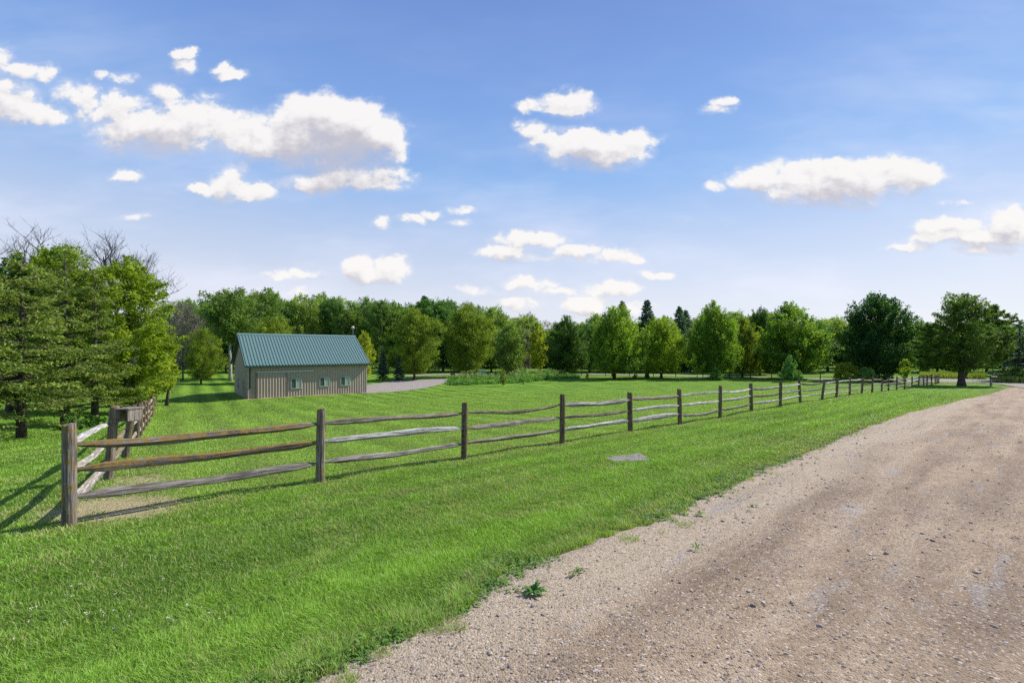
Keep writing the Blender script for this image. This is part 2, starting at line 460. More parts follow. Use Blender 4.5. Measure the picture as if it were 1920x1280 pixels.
def ground_material():
    m, nt, out = material('lawn_ground')
    pos = nt.node('ShaderNodeNewGeometry').outputs['Position']
    at = lambda n: nt.node('ShaderNodeAttribute', attribute_name=n).outputs['Fac']
    inner, dirt, roughg = at('inner'), at('dirt'), at('rough')
    sx = nt.node('ShaderNodeSeparateXYZ', {0: pos})
    def band(n, wl):
        t = nt.m('ADD', nt.m('MULTIPLY', sx.outputs[0], n[0]), nt.m('MULTIPLY', sx.outputs[1], n[1]))
        t = nt.m('ADD', t, nt.m('MULTIPLY', nt.noise(pos, .25, 2), 1.2))
        return nt.m('SINE', nt.m('MULTIPLY', t, 2 * math.pi / wl))
    b1 = band(ROADN, .95); b2 = band(LFN, 1.7)
    bb = nt.node('ShaderNodeMix', {0: inner, 2: b1, 3: b2}).outputs[0]
    n1 = nt.noise(pos, .35, 5, .6); n2 = nt.noise(pos, 4.0, 5, .65); n3 = nt.noise(pos, 28.0, 4, .7)
    t = nt.m('ADD', nt.m('MULTIPLY', n1, .9), nt.m('MULTIPLY', n2, .55))
    t = nt.m('ADD', t, nt.m('MULTIPLY', bb, nt.m('MULTIPLY_ADD', inner, .16, .08))); t = nt.m('ADD', t, nt.m('MULTIPLY_ADD', n3, .5, -.55))
    col = nt.mix(nt.ramp(t, .10, .95, smooth=False), c3(.058, .135, .014), c3(.225, .40, .04))
    dry = nt.ramp(nt.noise(pos, .9, 6, .7), .56, .72, 0, .5)
    col = nt.mix(dry, col, c3(.26, .30, .08))
    col = nt.mix(nt.m('MULTIPLY', roughg, .6), col, c3(.12, .16, .03))  # rough turf along the road edge, mixed towards dull olive
    soil = nt.mix(nt.noise(pos, 30, 5, .7), c3(.27, .22, .11), c3(.56, .50, .30))
    dm = nt.ramp(nt.m('ADD', dirt, nt.m('MULTIPLY_ADD', nt.noise(pos, 7, 5, .7), .9, -.45)), .42, .62)
    col = nt.mix(dm, col, soil)
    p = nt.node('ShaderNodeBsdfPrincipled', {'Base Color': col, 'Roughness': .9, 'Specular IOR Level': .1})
    hgt = nt.m('ADD', nt.noise(pos, 45, 3, .7), nt.m('MULTIPLY', nt.noise(pos, 9, 4, .6), 1.6))
    b = nt.node('ShaderNodeBump', {'Strength': .9, 'Distance': .06, 'Height': hgt})
    nt.l.new(b.outputs[0], p.inputs['Normal']); nt.l.new(p.outputs[0], out.inputs[0])
    return m


def gravel_material(name, a, b, dark, patch=True):
    m, nt, out = material(name)
    pos = nt.node('ShaderNodeNewGeometry').outputs['Position']
    sx = nt.node('ShaderNodeSeparateXYZ', {0: pos})
    al = nt.m('ADD', nt.m('MULTIPLY', sx.outputs[0], .748), nt.m('MULTIPLY', sx.outputs[1], .663))
    ac = nt.m('ADD', nt.m('MULTIPLY', sx.outputs[0], .663), nt.m('MULTIPLY', sx.outputs[1], -.748))
    rv = nt.node('ShaderNodeCombineXYZ', {0: nt.m('MULTIPLY', al, .22), 1: ac}).outputs[0]
    big = nt.noise(rv, 1.5, 5, .62, .3)
    mid = nt.noise(pos, 5.0, 5, .7)
    n40 = nt.noise(pos, 60, 4, .75)
    vo = nt.node('ShaderNodeTexVoronoi', {'Vector': pos, 'Scale': 75.0}); vcol = nt.node('ShaderNodeSeparateColor', {0: vo.outputs['Color']}).outputs[0]
    vo2 = nt.node('ShaderNodeTexVoronoi', {'Vector': pos, 'Scale': 34.0}); v2 = nt.node('ShaderNodeSeparateColor', {0: vo2.outputs['Color']})
    col = nt.mix(nt.ramp(mid, .3, .7), c3(*a), c3(*b))
    pm = nt.ramp(nt.m('ADD', nt.m('MULTIPLY', big, .95), nt.m('MULTIPLY', mid, .4)), .56, .86, 0, .7 if patch else .2)
    col = nt.mix(pm, col, c3(*dark))
    if patch:
        eb = nt.m('ADD', ac, nt.m('MULTIPLY_ADD', nt.noise(pos, .9, 4, .6), 1.3, -.65))
        sand = nt.m('MULTIPLY', nt.ramp(eb, -3.4, -2.7), nt.ramp(eb, -1.5, -2.4))
        col = nt.mix(nt.m('MULTIPLY', sand, .75), col, c3(.44, .37, .275))
        rv2 = nt.node('ShaderNodeCombineXYZ', {0: nt.m('MULTIPLY', al, .07), 1: nt.m('MULTIPLY', ac, 1.5)}).outputs[0]
        trk = nt.noise(rv2, 1.6, 4, .55)
        col = nt.mix(nt.ramp(trk, .52, .68, 0, .45), col, nt.mix(1.0, col, c3(.66, .62, .60), 'MULTIPLY'))
        col = nt.mix(nt.ramp(trk, .48, .34, 0, .4), col, c3(.50, .41, .31))
        grey = nt.ramp(nt.noise(rv, 2.6, 4, .6), .58, .68, 0, .5)
        col = nt.mix(grey, col, c3(.34, .33, .325))
    col = nt.mix(nt.ramp(n40, .42, .72, 0, .55), col, nt.mix(1.0, col, c3(.55, .48, .44), 'MULTIPLY'))
    col = nt.mix(nt.ramp(vcol, .0, .16, .75, 0), col, c3(.07, .06, .06))            # dark grit
    col = nt.mix(nt.ramp(vcol, .86, 1.0, 0, .55), col, c3(.72, .66, .58))            # pale grit
    st = nt.m('MULTIPLY', nt.ramp(v2.outputs[0], .90, .92), nt.ramp(vo2.outputs['Distance'], .42, .3))
    col = nt.mix(st, col, nt.mix(v2.outputs[1], c3(.10, .10, .12), c3(.42, .38, .36)))
    p = nt.node('ShaderNodeBsdfPrincipled', {'Base Color': col, 'Roughness': .95, 'Specular IOR Level': .1})
    hg = nt.m('ADD', nt.m('MULTIPLY', n40, 1.2), nt.m('MULTIPLY', vo.outputs['Distance'], -.6))
    hg = nt.m('ADD', hg, nt.m('MULTIPLY', st, .8)); hg = nt.m('ADD', hg, nt.m('MULTIPLY', mid, 2.0))
    bp = nt.node('ShaderNodeBump', {'Strength': 1.0, 'Distance': .014, 'Height': hg})
    nt.l.new(bp.outputs[0], p.inputs['Normal']); nt.l.new(p.outputs[0], out.inputs[0])
    return m


M['ground'] = ground_material()
M['road'] = gravel_material('road_gravel', (.32, .24, .165), (.48, .38, .275), (.21, .155, .115))
M['drive'] = gravel_material('driveway_gravel', (.25, .23, .21), (.36, .335, .31), (.22, .20, .185), False)

# ------------------------------------------------------------------ ground, road, driveway
EDGE_PX = [(548, 1286), (672, 1226), (765, 1180), (860, 1146), (920, 1105), (985, 1062), (1040, 1040), (1120, 1010), (1200, 988), (1260, 962), (1310, 935), (1370, 915), (1400, 893),
           (1480, 862), (1540, 835), (1600, 810), (1650, 792), (1700, 776), (1750, 763), (1800, 750), (1840, 742), (1870, 734), (1888, 727)]
EDGE = [(-8.6, -4.4), (-5.0, -1.15), (-2.6, 1.05)] + [hit(*p) for p in EDGE_PX]
ex, ey = EDGE[-1]
EDGE += [(ex + 4, ey + 2.5), (ex + 10, ey + 4.5), (ex + 30, ey + 8)]
EDGE = np.array(EDGE)
print('edge', EDGE[3], EDGE[10], EDGE[-4])


def resample(P, step0=.12, grow=.02):
    P = np.asarray(P, float); seg = np.hypot(*np.diff(P, axis=0).T); s = np.concatenate([[0], np.cumsum(seg)])
    out = [0.0]
    while out[-1] < s[-1]:
        x = np.interp(out[-1], s, P[:, 0]); y = np.interp(out[-1], s, P[:, 1])
        out.append(out[-1] + step0 + grow * math.hypot(x, y))
    out[-1] = s[-1]; out = np.array(out)
    return np.stack([np.interp(out, s, P[:, 0]), np.interp(out, s, P[:, 1])], 1), out


def polydist(x, y, P, signed=True):
    """distance to polyline; positive on its right-hand side"""
    x = np.asarray(x, float); y = np.asarray(y, float)
    best = np.full(x.shape, 1e9); sg = np.ones(x.shape)
    for a, b in zip(P[:-1], P[1:]):
        d = b - a; L2 = (d ** 2).sum()
        t = np.clip(((x - a[0]) * d[0] + (y - a[1]) * d[1]) / L2, 0, 1)
        qx = x - a[0] - t * d[0]; qy = y - a[1] - t * d[1]
        dd = qx * qx + qy * qy; m = dd < best
        best = np.where(m, dd, best); sg = np.where(m, np.sign(d[1] * qx - d[0] * qy), sg)
    return np.sqrt(best) * (sg if signed else 1)


def edge_wob(x, y): return (vnoise(x, y, 5, 1.6) - .5) * .26 + (vnoise(x, y, 6, 8) - .5) * .22


MAINF = np.array([PW(px, 0, d)[:2] for px, d in FENCE]); LFP = np.array([MAINF[0]] + [ray(p, d) for p, d, _ in LFENCE])
LANE = np.array([(70, 57.5), (60, 58.5), (54, 60), (46, 63.5), (36, 69), (24, 75.5), (12, 80), (0, 82), (-10, 80), (-18, 72)])
DRV_A = [hit(*p) for p in [(686, 738), (740, 735), (790, 729), (822, 722), (840, 715), (850, 711)]]
DRV_B = [hit(*p) for p in [(686, 722), (735, 715), (775, 712.5), (805, 711), (830, 710), (848, 709)]]
DRV_A = [(DRV_A[0][0] - 2.5, DRV_A[0][1] + 1.5)] + DRV_A + [(-5, 66), (2, 79)]
DRV_B = [(DRV_B[0][0] - 2.5, DRV_B[0][1] + 1.5)] + DRV_B + [(-8, 68), (-3, 80)]
SLAB = hit(1180, 861)


def build_ground():
    u = np.linspace(-1, 1, 520)
    k = 6.4
    gx = np.sinh(u * k) / np.sinh(k) * 1500 + 0.0
    gy = np.sinh(u * k) / np.sinh(k) * 1500 + 4.0
    # even out the very finest cells
    def cap(g):
        d = np.maximum(np.diff(g), .16); c = len(g) // 2
        o = np.zeros_like(g); o[c] = g[c]
        o[c + 1:] = g[c] + np.cumsum(d[c:]); o[:c] = (g[c] - np.cumsum(d[:c][::-1]))[::-1]
        return o
    gx = cap(gx); gy = cap(gy)
    X, Y = np.meshgrid(gx, gy); n = len(gx)
    x = X.ravel(); y = Y.ravel()
    ed = polydist(x, y, EDGE)
    z = GZ(x, y) + (vnoise(x, y, 1, .9) - .5) * .05 * (np.hypot(x, y) < 60) * np.clip(-ed / .5, 0, 1)
    onroad = np.clip((ed + .05) / .25, 0, 1) * (np.abs(ed - 4) < 5)
    z -= .06 * onroad
    far = np.hypot(x, y - 4) > 400
    inner = ((polydist(x, y, MAINF) < 0) & (polydist(x, y, LFP) > 0)).astype(float)
    dm = np.abs(polydist(x, y, MAINF)); dl = np.abs(polydist(x, y, LFP))
    near = np.exp(-((x + 5.5) ** 2 / 1.6 + (y - 6.3) ** 2 / .7)) * .85 + np.exp(-((x + 6.6) ** 2 / 1.2 + (y - 8.0) ** 2 / .7)) * .6
    dirt = np.maximum(np.exp(-(dm / .16) ** 2) * .42 * (vnoise(x, y, 9, .8) > .42), np.exp(-(dl / .2) ** 2) * .4)
    dirt = np.maximum(dirt, near); dirt = np.maximum(dirt, np.clip(1 - np.abs(ed) / .35, 0, 1) * .55 * (np.abs(ed) < 1))
    bx = (x + 20.85) * .779 + (y - 36) * .627; by = -(x + 20.85) * .627 + (y - 36) * .779
    barn = (bx > -.4) & (bx < 10) & (by > -.45) & (by < .3)
    dirt = np.maximum(dirt, barn * .75)
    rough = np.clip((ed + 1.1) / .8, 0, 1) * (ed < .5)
    idx = np.arange(n * n).reshape(n, n)
    f = np.stack([idx[:-1, :-1], idx[:-1, 1:], idx[1:, 1:], idx[1:, :-1]], -1).reshape(-1, 4)
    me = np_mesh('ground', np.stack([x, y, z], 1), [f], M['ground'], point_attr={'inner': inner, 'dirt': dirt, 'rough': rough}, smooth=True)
    tag(link('ground', me), kind='structure')


def strip(name, A, B, mat, lift, n=20, jitter=0.0, step=.14, grow=.02):
    PA, s = resample(A, step, grow)
    B = np.asarray(B, float); sb = np.concatenate([[0], np.cumsum(np.hypot(*np.diff(B, axis=0).T))])
    tt = s / s[-1] * sb[-1]
    PB = np.stack([np.interp(tt, sb, B[:, 0]), np.interp(tt, sb, B[:, 1])], 1)
    tang = np.gradient(PA, axis=0); tang /= np.hypot(*tang.T)[:, None] + 1e-9
    nrm = np.stack([tang[:, 1], -tang[:, 0]], 1)
    w = np.linspace(0, 1, n) ** 1.3
    G = PA[:, None] * (1 - w)[None, :, None] + PB[:, None] * w[None, :, None]
    if jitter:
        j = -(edge_wob(PA[:, 0], PA[:, 1]) + .04) * jitter
        G[:, 0] += nrm * j[:, None]
    x = G[..., 0].ravel(); y = G[..., 1].ravel()
    z = GZ(x, y) + lift
    if name == 'gravel_road':
        z += (vnoise(x, y, 21, 1.1) - .5) * .03 + (vnoise(x, y, 22, 3) - .5) * .014
        ac = x * .663 - y * .748
        z -= .025 * np.exp(-((np.mod(ac - 1.2, 2.2) - 1.1) / .35) ** 2)
        zz = z.reshape(G.shape[:2]); zz[:, 0] -= .03; z = zz.ravel()
    m_, n_ = G.shape[:2]; idx = np.arange(m_ * n_).reshape(m_, n_)
    f = np.stack([idx[:-1, :-1], idx[1:, :-1], idx[1:, 1:], idx[:-1, 1:]], -1).reshape(-1, 4)[:, ::-1]
    me = np_mesh(name, np.stack([x, y, z], 1), [f], mat, smooth=True)
    return tag(link(name, me), kind='structure')


def offset_line(P, d):
    P = np.asarray(P, float); t = np.gradient(P, axis=0); t /= np.hypot(*t.T)[:, None]
    return P + np.stack([t[:, 1], -t[:, 0]], 1) * d


build_ground()
strip('gravel_road', EDGE, offset_line(EDGE, 7.2), M['road'], .012, 44, 1.0, .10, .012)
NEAR = [hit(*p) for p in [(1990, 735), (1920, 728), (1896, 724), (1886, 719.5), (1866, 717.6), (1830, 717.2), (1790, 717), (1762, 717)]]
FARL = [hit(*p) for p in [(1990, 717), (1950, 715), (1920, 713.6), (1890, 712.8), (1866, 712.2), (1830, 711.4), (1790, 710.6), (1762, 710)]]
print('lane', NEAR, FARL)
strip('lane', FARL + [tuple(p) for p in offset_line(LANE, 1.7)[3:]], NEAR + [tuple(p) for p in offset_line(LANE, -1.7)[3:]], M['drive'], .045, 6, 0, .5)
strip('driveway', DRV_A, DRV_B, M['drive'], .03, 10, 0, .4)


# ------------------------------------------------------------------ lawn blades, clover, gravel stones
def on_lawn(x, y):
    e0 = polydist(x, y, EDGE); ed = e0 + edge_wob(x, y)
    tuft = (vnoise(x, y, 81, 4.5) > .80) & (e0 < .38)
    ed = np.where(tuft & (ed > -.02), -.03, ed)
    ok = ed < 0
    ok &= ~((np.abs(x - SLAB[0]) < .36) & (np.abs(y - SLAB[1]) < .20))
    return ok, ed


def blades():
    r = rs(3)
    X = []; Y = []; D = []
    def sector(d0, d1, n):
        th = r.uniform(-56, 54, n) * math.pi / 180
        lo, hi = math.log(d0), math.log(d1)
        d = np.exp(r.uniform(lo, hi, n)); return np.sin(th) * d / np.cos(th * .0), np.cos(th) * d
    x, y = sector(1.3, 60, 1450000)
    ok, ed = on_lawn(x, y); x, y, ed = x[ok], y[ok], ed[ok]
    d = np.hypot(x, y)
    dm = np.abs(polydist(x, y, MAINF)); dl = np.abs(polydist(x, y, LFP))
    bare = np.exp(-((x + 5.5) ** 2 / 1.6 + (y - 6.3) ** 2 / .7)) * 1.15 + np.exp(-((x + 6.6) ** 2 / 1.2 + (y - 8.0) ** 2 / .7)) * .85
    bare = np.maximum(bare, .75 * np.exp(-(dm / .2) ** 2) * (vnoise(x, y, 9, .8) > .42))
    pn = vnoise(x, y, 11, 2.0) * .5 + vnoise(x, y, 12, 7) * .5
    keep = r.rand(len(x)) > np.clip(bare + (pn - .5) * .8 - .05, 0, .97) * (bare > .08)
    keep &= r.rand(len(x)) < np.clip(-ed / .20 + .22, 0, 1)
    keep &= r.rand(len(x)) < np.clip((56 - d) / 34, 0, 1)
    inb = (lambda bx, by: (bx > -.5) & (bx < 10) & (by > -.5) & (by < 7.8))((x + 20.85) * .779 + (y - 36) * .627, -(x + 20.85) * .627 + (y - 36) * .779)
    keep &= ~inb & ~((y > 44) & (x > -14) & (x < 12)) & (polydist(x, y, LANE, False) > 2.6)
    x, y, ed, d, bare = x[keep], y[keep], ed[keep], d[keep], bare[keep]
    n = len(x); print('blades', n); ed0 = polydist(x, y, EDGE)
    inner = (polydist(x, y, MAINF) < 0) & (polydist(x, y, LFP) > 0)
    z = GZ(x, y) + (vnoise(x, y, 1, .9) - .5) * .05 * np.clip(-ed0 / .5, 0, 1) - .004
    clump = vnoise(x, y, 31, 5.0); big = vnoise(x, y, 32, .7)
    h = (.020 + .026 * r.rand(n) + .028 * clump ** 2) * np.where(d < 12, 1, 1 + (d - 12) * .012)
    h *= np.where((ed > -.35), 1.2, 1.0); h *= np.where(inner, .85, 1)
    wd = .0030 * np.maximum(1, d / 2.9) ** .92 * (.7 + .6 * r.rand(n))
    a = r.rand(n) * 2 * math.pi
    # mowing leans the blades one way then the other
    band = np.sin((x * ROADN[0] + y * ROADN[1]) * 2 * math.pi / .95 + 2 * vnoise(x, y, 40, .25))
    band2 = np.sin((x * LFN[0] + y * LFN[1]) * 2 * math.pi / 1.7)
    bb = np.where(inner, band2, band)
    lean = .3 + .9 * r.rand(n)
    lx = np.cos(a) * lean * h + .748 * bb * h * .25; ly = np.sin(a) * lean * h + .663 * bb * h * .25
    b = a + math.pi / 2 + r.normal(0, .6, n)
    cx, cy = np.cos(b) * wd / 2, np.sin(b) * wd / 2
    base = np.stack([x, y, z], 1); side = np.stack([cx, cy, 0 * cx], 1)
    mid = base + np.stack([lx * .35, ly * .35, h * .62], 1); tip = base + np.stack([lx, ly, h], 1)
    V = np.stack([base - side, base + side, mid + side * .8, mid - side * .8, tip], 1).reshape(-1, 3)
    i = np.arange(n)[:, None] * 5
    al = x * .748 + y * .663; acr = x * .663 - y * .748
    stk = np.where(inner, 0, vnoise(al * .16, acr * 1.5, 71) + vnoise(al * .3, acr * 4, 72) * .5 - .75)
    far_ = np.clip(1.25 - d / 26, .25, 1)
    tone = np.clip(np.where(inner, .58, .50) + .36 * stk + .26 * (clump - .5) + .28 * (big - .5) + np.where(inner, .34, .15) * bb + r.normal(0, .24, n) * far_ + .10 * inner, 0, 1)
    dry = (r.rand(n) < .06 * far_ - .25 * np.minimum(stk, 0) * far_ + .42 * far_ * np.clip(vnoise(x, y, 33, 1.1) * .6 + vnoise(x, y, 34, 3.3) * .5 - .52, 0, 1) * 2 + .25 * (ed > -.3) + .3 * (polydist(x, y, MAINF, False) < .5) * (vnoise(x, y, 35, 1.4) > .45) + .22 * np.clip(vnoise(x, y, 36, .45) * 2 - 1.2, 0, 1) * far_ + .5 * np.clip(bare, 0, .6)).astype(float)
    dry = np.maximum(dry, np.where(inner, .30, .10))
    me = np_mesh('grass', V, [i + np.array([[0, 1, 2, 3]]), i + np.array([[3, 2, 4]])], M['blade'],
                 face_attr={'tone': np.concatenate([tone, tone]), 'dry': np.concatenate([dry, dry])})
    tag(link('grass', me), 'short mown green lawn grass with paler dry blades, sloping from the gravel road to the fence', 'grass', kind='stuff')


def blade_material():
    m, nt, out = material('grass_blade')
    tone = nt.node('ShaderNodeAttribute', attribute_name='tone').outputs['Fac']
    dry = nt.node('ShaderNodeAttribute', attribute_name='dry').outputs['Fac']
    col = nt.mix(tone, c3(.06, .155, .014), c3(.29, .53, .05))
    col = nt.mix(nt.m('MULTIPLY', dry, .8), col, c3(.46, .43, .22))
    d = nt.node('ShaderNodeBsdfPrincipled', {'Base Color': col, 'Roughness': .5, 'Specular IOR Level': .3})
    tl = nt.node('ShaderNodeBsdfTranslucent', {'Color': nt.mix(1.0, col, c3(1.4, 1.4, .6), 'MULTIPLY')})
    mx = nt.node('ShaderNodeMixShader', {0: .35}); nt.l.new(d.outputs[0], mx.inputs[1]); nt.l.new(tl.outputs[0], mx.inputs[2])
    nt.l.new(mx.outputs[0], out.inputs[0])
    return m


M['blade'] = blade_material()
blades()


def stones():
    r = rs(8); n = 26000
    s_ = np.exp(r.uniform(math.log(1.5), math.log(22), n)); th = r.uniform(-20, 58, n) * math.pi / 180
    x = np.sin(th) * s_; y = np.cos(th) * s_
    ed = polydist(x, y, EDGE) + edge_wob(x, y)
    patch = vnoise(x * .4 + y * .3, x * .6 - y * .7, 44, 1.6)
    k = (ed > .02) & (ed < 7) & (r.rand(n) < .16 + .9 * np.clip(patch - .35, 0, 1)); x, y = x[k], y[k]
    n = len(x); size = np.clip(.0038 * np.exp(r.normal(0, .5, n)) * np.maximum(1, np.hypot(x, y) / 3.2) ** .75, .003, .017)
    bigm = r.rand(n) < .02; size = np.where(bigm, size * 1.6, size)
    ph = (1 + 5 ** .5) / 2
    I = np.array([(-1, ph, 0), (1, ph, 0), (-1, -ph, 0), (1, -ph, 0), (0, -1, ph), (0, 1, ph), (0, -1, -ph), (0, 1, -ph), (ph, 0, -1), (ph, 0, 1), (-ph, 0, -1), (-ph, 0, 1)]) / 1.9
    T = np.array([(0, 11, 5), (0, 5, 1), (0, 1, 7), (0, 7, 10), (0, 10, 11), (1, 5, 9), (5, 11, 4), (11, 10, 2), (10, 7, 6), (7, 1, 8), (3, 9, 4), (3, 4, 2), (3, 2, 6), (3, 6, 8), (3, 8, 9), (4, 9, 5), (2, 4, 11), (6, 2, 10), (8, 6, 7), (9, 8, 1)])
    V = I[None] * (1 + r.uniform(-.28, .28, (n, 12, 1)))
    V *= np.stack([size * r.uniform(.8, 1.5, n), size * r.uniform(.7, 1.2, n), size * r.uniform(.45, .8, n)], 1)[:, None]
    a = r.rand(n) * 6.28; ca, sa = np.cos(a)[:, None], np.sin(a)[:, None]
    V = np.stack([V[..., 0] * ca - V[..., 1] * sa, V[..., 0] * sa + V[..., 1] * ca, V[..., 2]], -1)
    z = GZ(x, y) + .012 + (vnoise(x, y, 21, 1.1) - .5) * .03 + (vnoise(x, y, 22, 3) - .5) * .014
    ac = x * .663 - y * .748; z -= .025 * np.exp(-((np.mod(ac - 1.2, 2.2) - 1.1) / .35) ** 2)
    V += np.stack([x, y, z + size * .25], 1)[:, None]
    f = (np.arange(n)[:, None, None] * 12 + T[None]).reshape(-1, 3)
    tone = np.repeat(r.rand(n), 20)
    m, nt, out = material('road_stone')
    t = nt.node('ShaderNodeAttribute', attribute_name='tone').outputs['Fac']
    rp = nt.node('ShaderNodeValToRGB', {0: t}); cr = rp.color_ramp
    cr.elements[0].color = c3(.15, .13, .12); cr.elements[1].color = c3(.55, .50, .45)
    for p_, cc in ((.35, (.20, .17, .16)), (.6, (.33, .25, .19)), (.85, (.42, .34, .27))):
        e = cr.elements.new(p_); e.color = c3(*cc)
    p = nt.node('ShaderNodeBsdfPrincipled', {'Base Color': rp.outputs[0], 'Roughness': .85}); nt.l.new(p.outputs[0], out.inputs[0])
    me = np_mesh('gravel_stones', V.reshape(-1, 3), [f], m, face_attr={'tone': tone})
    tag(link('gravel_stones', me), 'loose grey and brown stones scattered over the gravel road', 'gravel', kind='stuff')


stones()


# ------------------------------------------------------------------ foliage generators
def unit(v): return v / (np.linalg.norm(v, axis=-1, keepdims=True) + 1e-9)


def leaf_quads(c, a, nrm, L, W):
    a = unit(a); b = unit(np.cross(nrm, a)); nn = np.cross(a, b)
    L = L[:, None]; W = W[:, None]
    V = np.stack([c - a * L * .5, c + b * W * .5 + nn * W * .12, c + a * L * .5, c - b * W * .5 + nn * W * .12], 1)
    return V.reshape(-1, 3)


def leaf_mesh(name, V, tone, mat):
    n = len(V) // 4; i = np.arange(n)[:, None] * 4 + np.array([[0, 1, 2, 3]])
    return np_mesh(name, V, [i], mat, face_attr={'tone': tone})


PROFILES = {
    'maple': [(0, .4), (.08, .8), (.25, 1.0), (.5, .97), (.7, .82), (.85, .56), (.95, .3), (1, .08)],
    'round': [(0, .3), (.1, .72), (.3, .98), (.5, 1.0), (.7, .88), (.86, .6), (.95, .36), (1, .1)],
    'tall': [(0, .45), (.15, .8), (.4, 1.0), (.65, .95), (.85, .7), (.95, .42), (1, .12)],
    'cone': [(0, .7), (.1, 1.0), (.35, .85), (.6, .58), (.8, .32), (.93, .14), (1, .03)],
    'umbrella': [(0, .15), (.2, .5), (.45, .85), (.7, 1.0), (.87, .8), (1, .25)],
    'bush': [(0, .8), (.2, 1.0), (.5, .95), (.8, .6), (1, .15)],
}


def crown(seed, H, R, z0, prof, ns, nl, leaf, up=.5, spread=.28, slen=.28, lump=.22, hole=.12, flat=.5, inner=.45, asym=0.0):
    """sprays of leaves filling a lumpy envelope; returns leaf verts, tones and spray tips"""
    r = rs(seed); pr = np.array(PROFILES[prof]); Hc = H - z0
    ph = r.rand(8) * 6.28
    tt = r.rand(ns * 6); rr_ = np.interp(tt, pr[:, 0], pr[:, 1]); keep = r.rand(len(tt)) < rr_ ** 1.2 + .05
    tt = tt[keep][:ns * 2]; m = len(tt); an = r.rand(m) * 2 * math.pi
    def lumps(an, tt): return (np.sin(an * 2 + ph[0] + tt * 4) + np.sin(an * 3 + ph[1] - tt * 7) + np.sin(an * 5 + ph[2] + tt * 11) * .8 + np.sin(tt * 16 + ph[3] + an) * .6) / 3.4
    lp = lumps(an, tt)
    keep = (lumps(an * 1.0 + 2, tt * 1.7 + 1) > -1 + hole * 2)
    tt, an, lp = tt[keep][:ns], an[keep][:ns], lp[keep][:ns]; m = len(tt)
    re = R * np.interp(tt, pr[:, 0], pr[:, 1]) * (1 + lump * lp) * (1 + asym * np.cos(an))
    rad = re * np.maximum(r.rand(m) ** inner, .1)
    tip = np.stack([np.cos(an) * rad, np.sin(an) * rad, z0 + tt * Hc * (1 + .05 * lp)], 1)
    radial = np.stack([np.cos(an), np.sin(an), 0 * an], 1)
    dirv = unit(radial * (1 - up) * (.3 + rad / R)[:, None] + np.array([0, 0, 1.0]) * (up + .3 * (tt[:, None] > .8)) + r.normal(0, .22, (m, 3)))
    Ls = slen * R * r.uniform(.7, 1.35, m)
    k = nl
    u = r.rand(m, k) ** .8; sp = spread * R * r.uniform(.7, 1.3, m)
    pos = tip[:, None] - dirv[:, None] * (Ls[:, None] * u)[..., None]
    g = r.normal(0, 1, (m, k, 3)) * (sp[:, None] * (.22 + .55 * u))[..., None]; g[..., 2] *= flat
    pos = (pos + g).reshape(-1, 3)
    n = len(pos)
    pos[:, 2] = np.maximum(pos[:, 2], z0 * .85)
    ax = np.repeat(dirv, k, 0) * .6 + r.normal(0, .6, (n, 3)); ax[:, 2] -= .15
    nrm = unit(r.normal(0, .65, (n, 3)) + np.array([0, 0, .75]) + np.repeat(radial, k, 0) * .35)
    L = leaf * r.uniform(.7, 1.35, n)
    V = leaf_quads(pos, ax, nrm, L, L * r.uniform(.5, .8, n))
    tone = np.clip(np.repeat(r.uniform(.05, .95, m), k) + r.normal(0, .14, n), 0, 1)
    return V, tone, tip


def trunk_mesh(name, seed, H, z0, r0, tips, mat, nlimb=26, lean=0.0, fork=1):
    r = random.Random(seed); mb = MB()
    top = H * .86; axis = []
    for i in range(9):
        t = i / 8; axis.append(Vector((lean * t * H * .15 + r.uniform(-.05, .05) * t * 2, r.uniform(-.05, .05) * t * 2, -.25 + t * top)))
    rad = [r0 * (1.35 if i == 0 else 1.0) * (1 - .9 * (i / 8) ** .9) + .008 for i in range(9)]
    mb.tube(axis, rad, 9)
    def ax(z):
        t = max(0, min(1, (z + .25) / top)) * 8; i = min(7, int(t)); return axis[i].lerp(axis[i + 1], t - i), rad[i] * (1 - t + i) + rad[i + 1] * (t - i)
    idx = list(range(len(tips))); r.shuffle(idx)
    for i in idx[:nlimb]:
        tp = Vector(tips[i]); hd = math.hypot(tp.x, tp.y)
        zs = max(z0 * .75, min(tp.z - hd * .7, top * .85)); p0, rr = ax(zs)
        mid = p0.lerp(tp, .5) + Vector((r.uniform(-.1, .1), r.uniform(-.1, .1), -.08 * hd)) * 1.0
        q = rr * r.uniform(.35, .55)
        mb.tube([p0, p0.lerp(mid, .5) + Vector((0, 0, .02 * hd)), mid, mid.lerp(tp, .55), tp], [q, q * .8, q * .55, q * .32, .008], 6)
    return mb.mesh(name, mat, True)


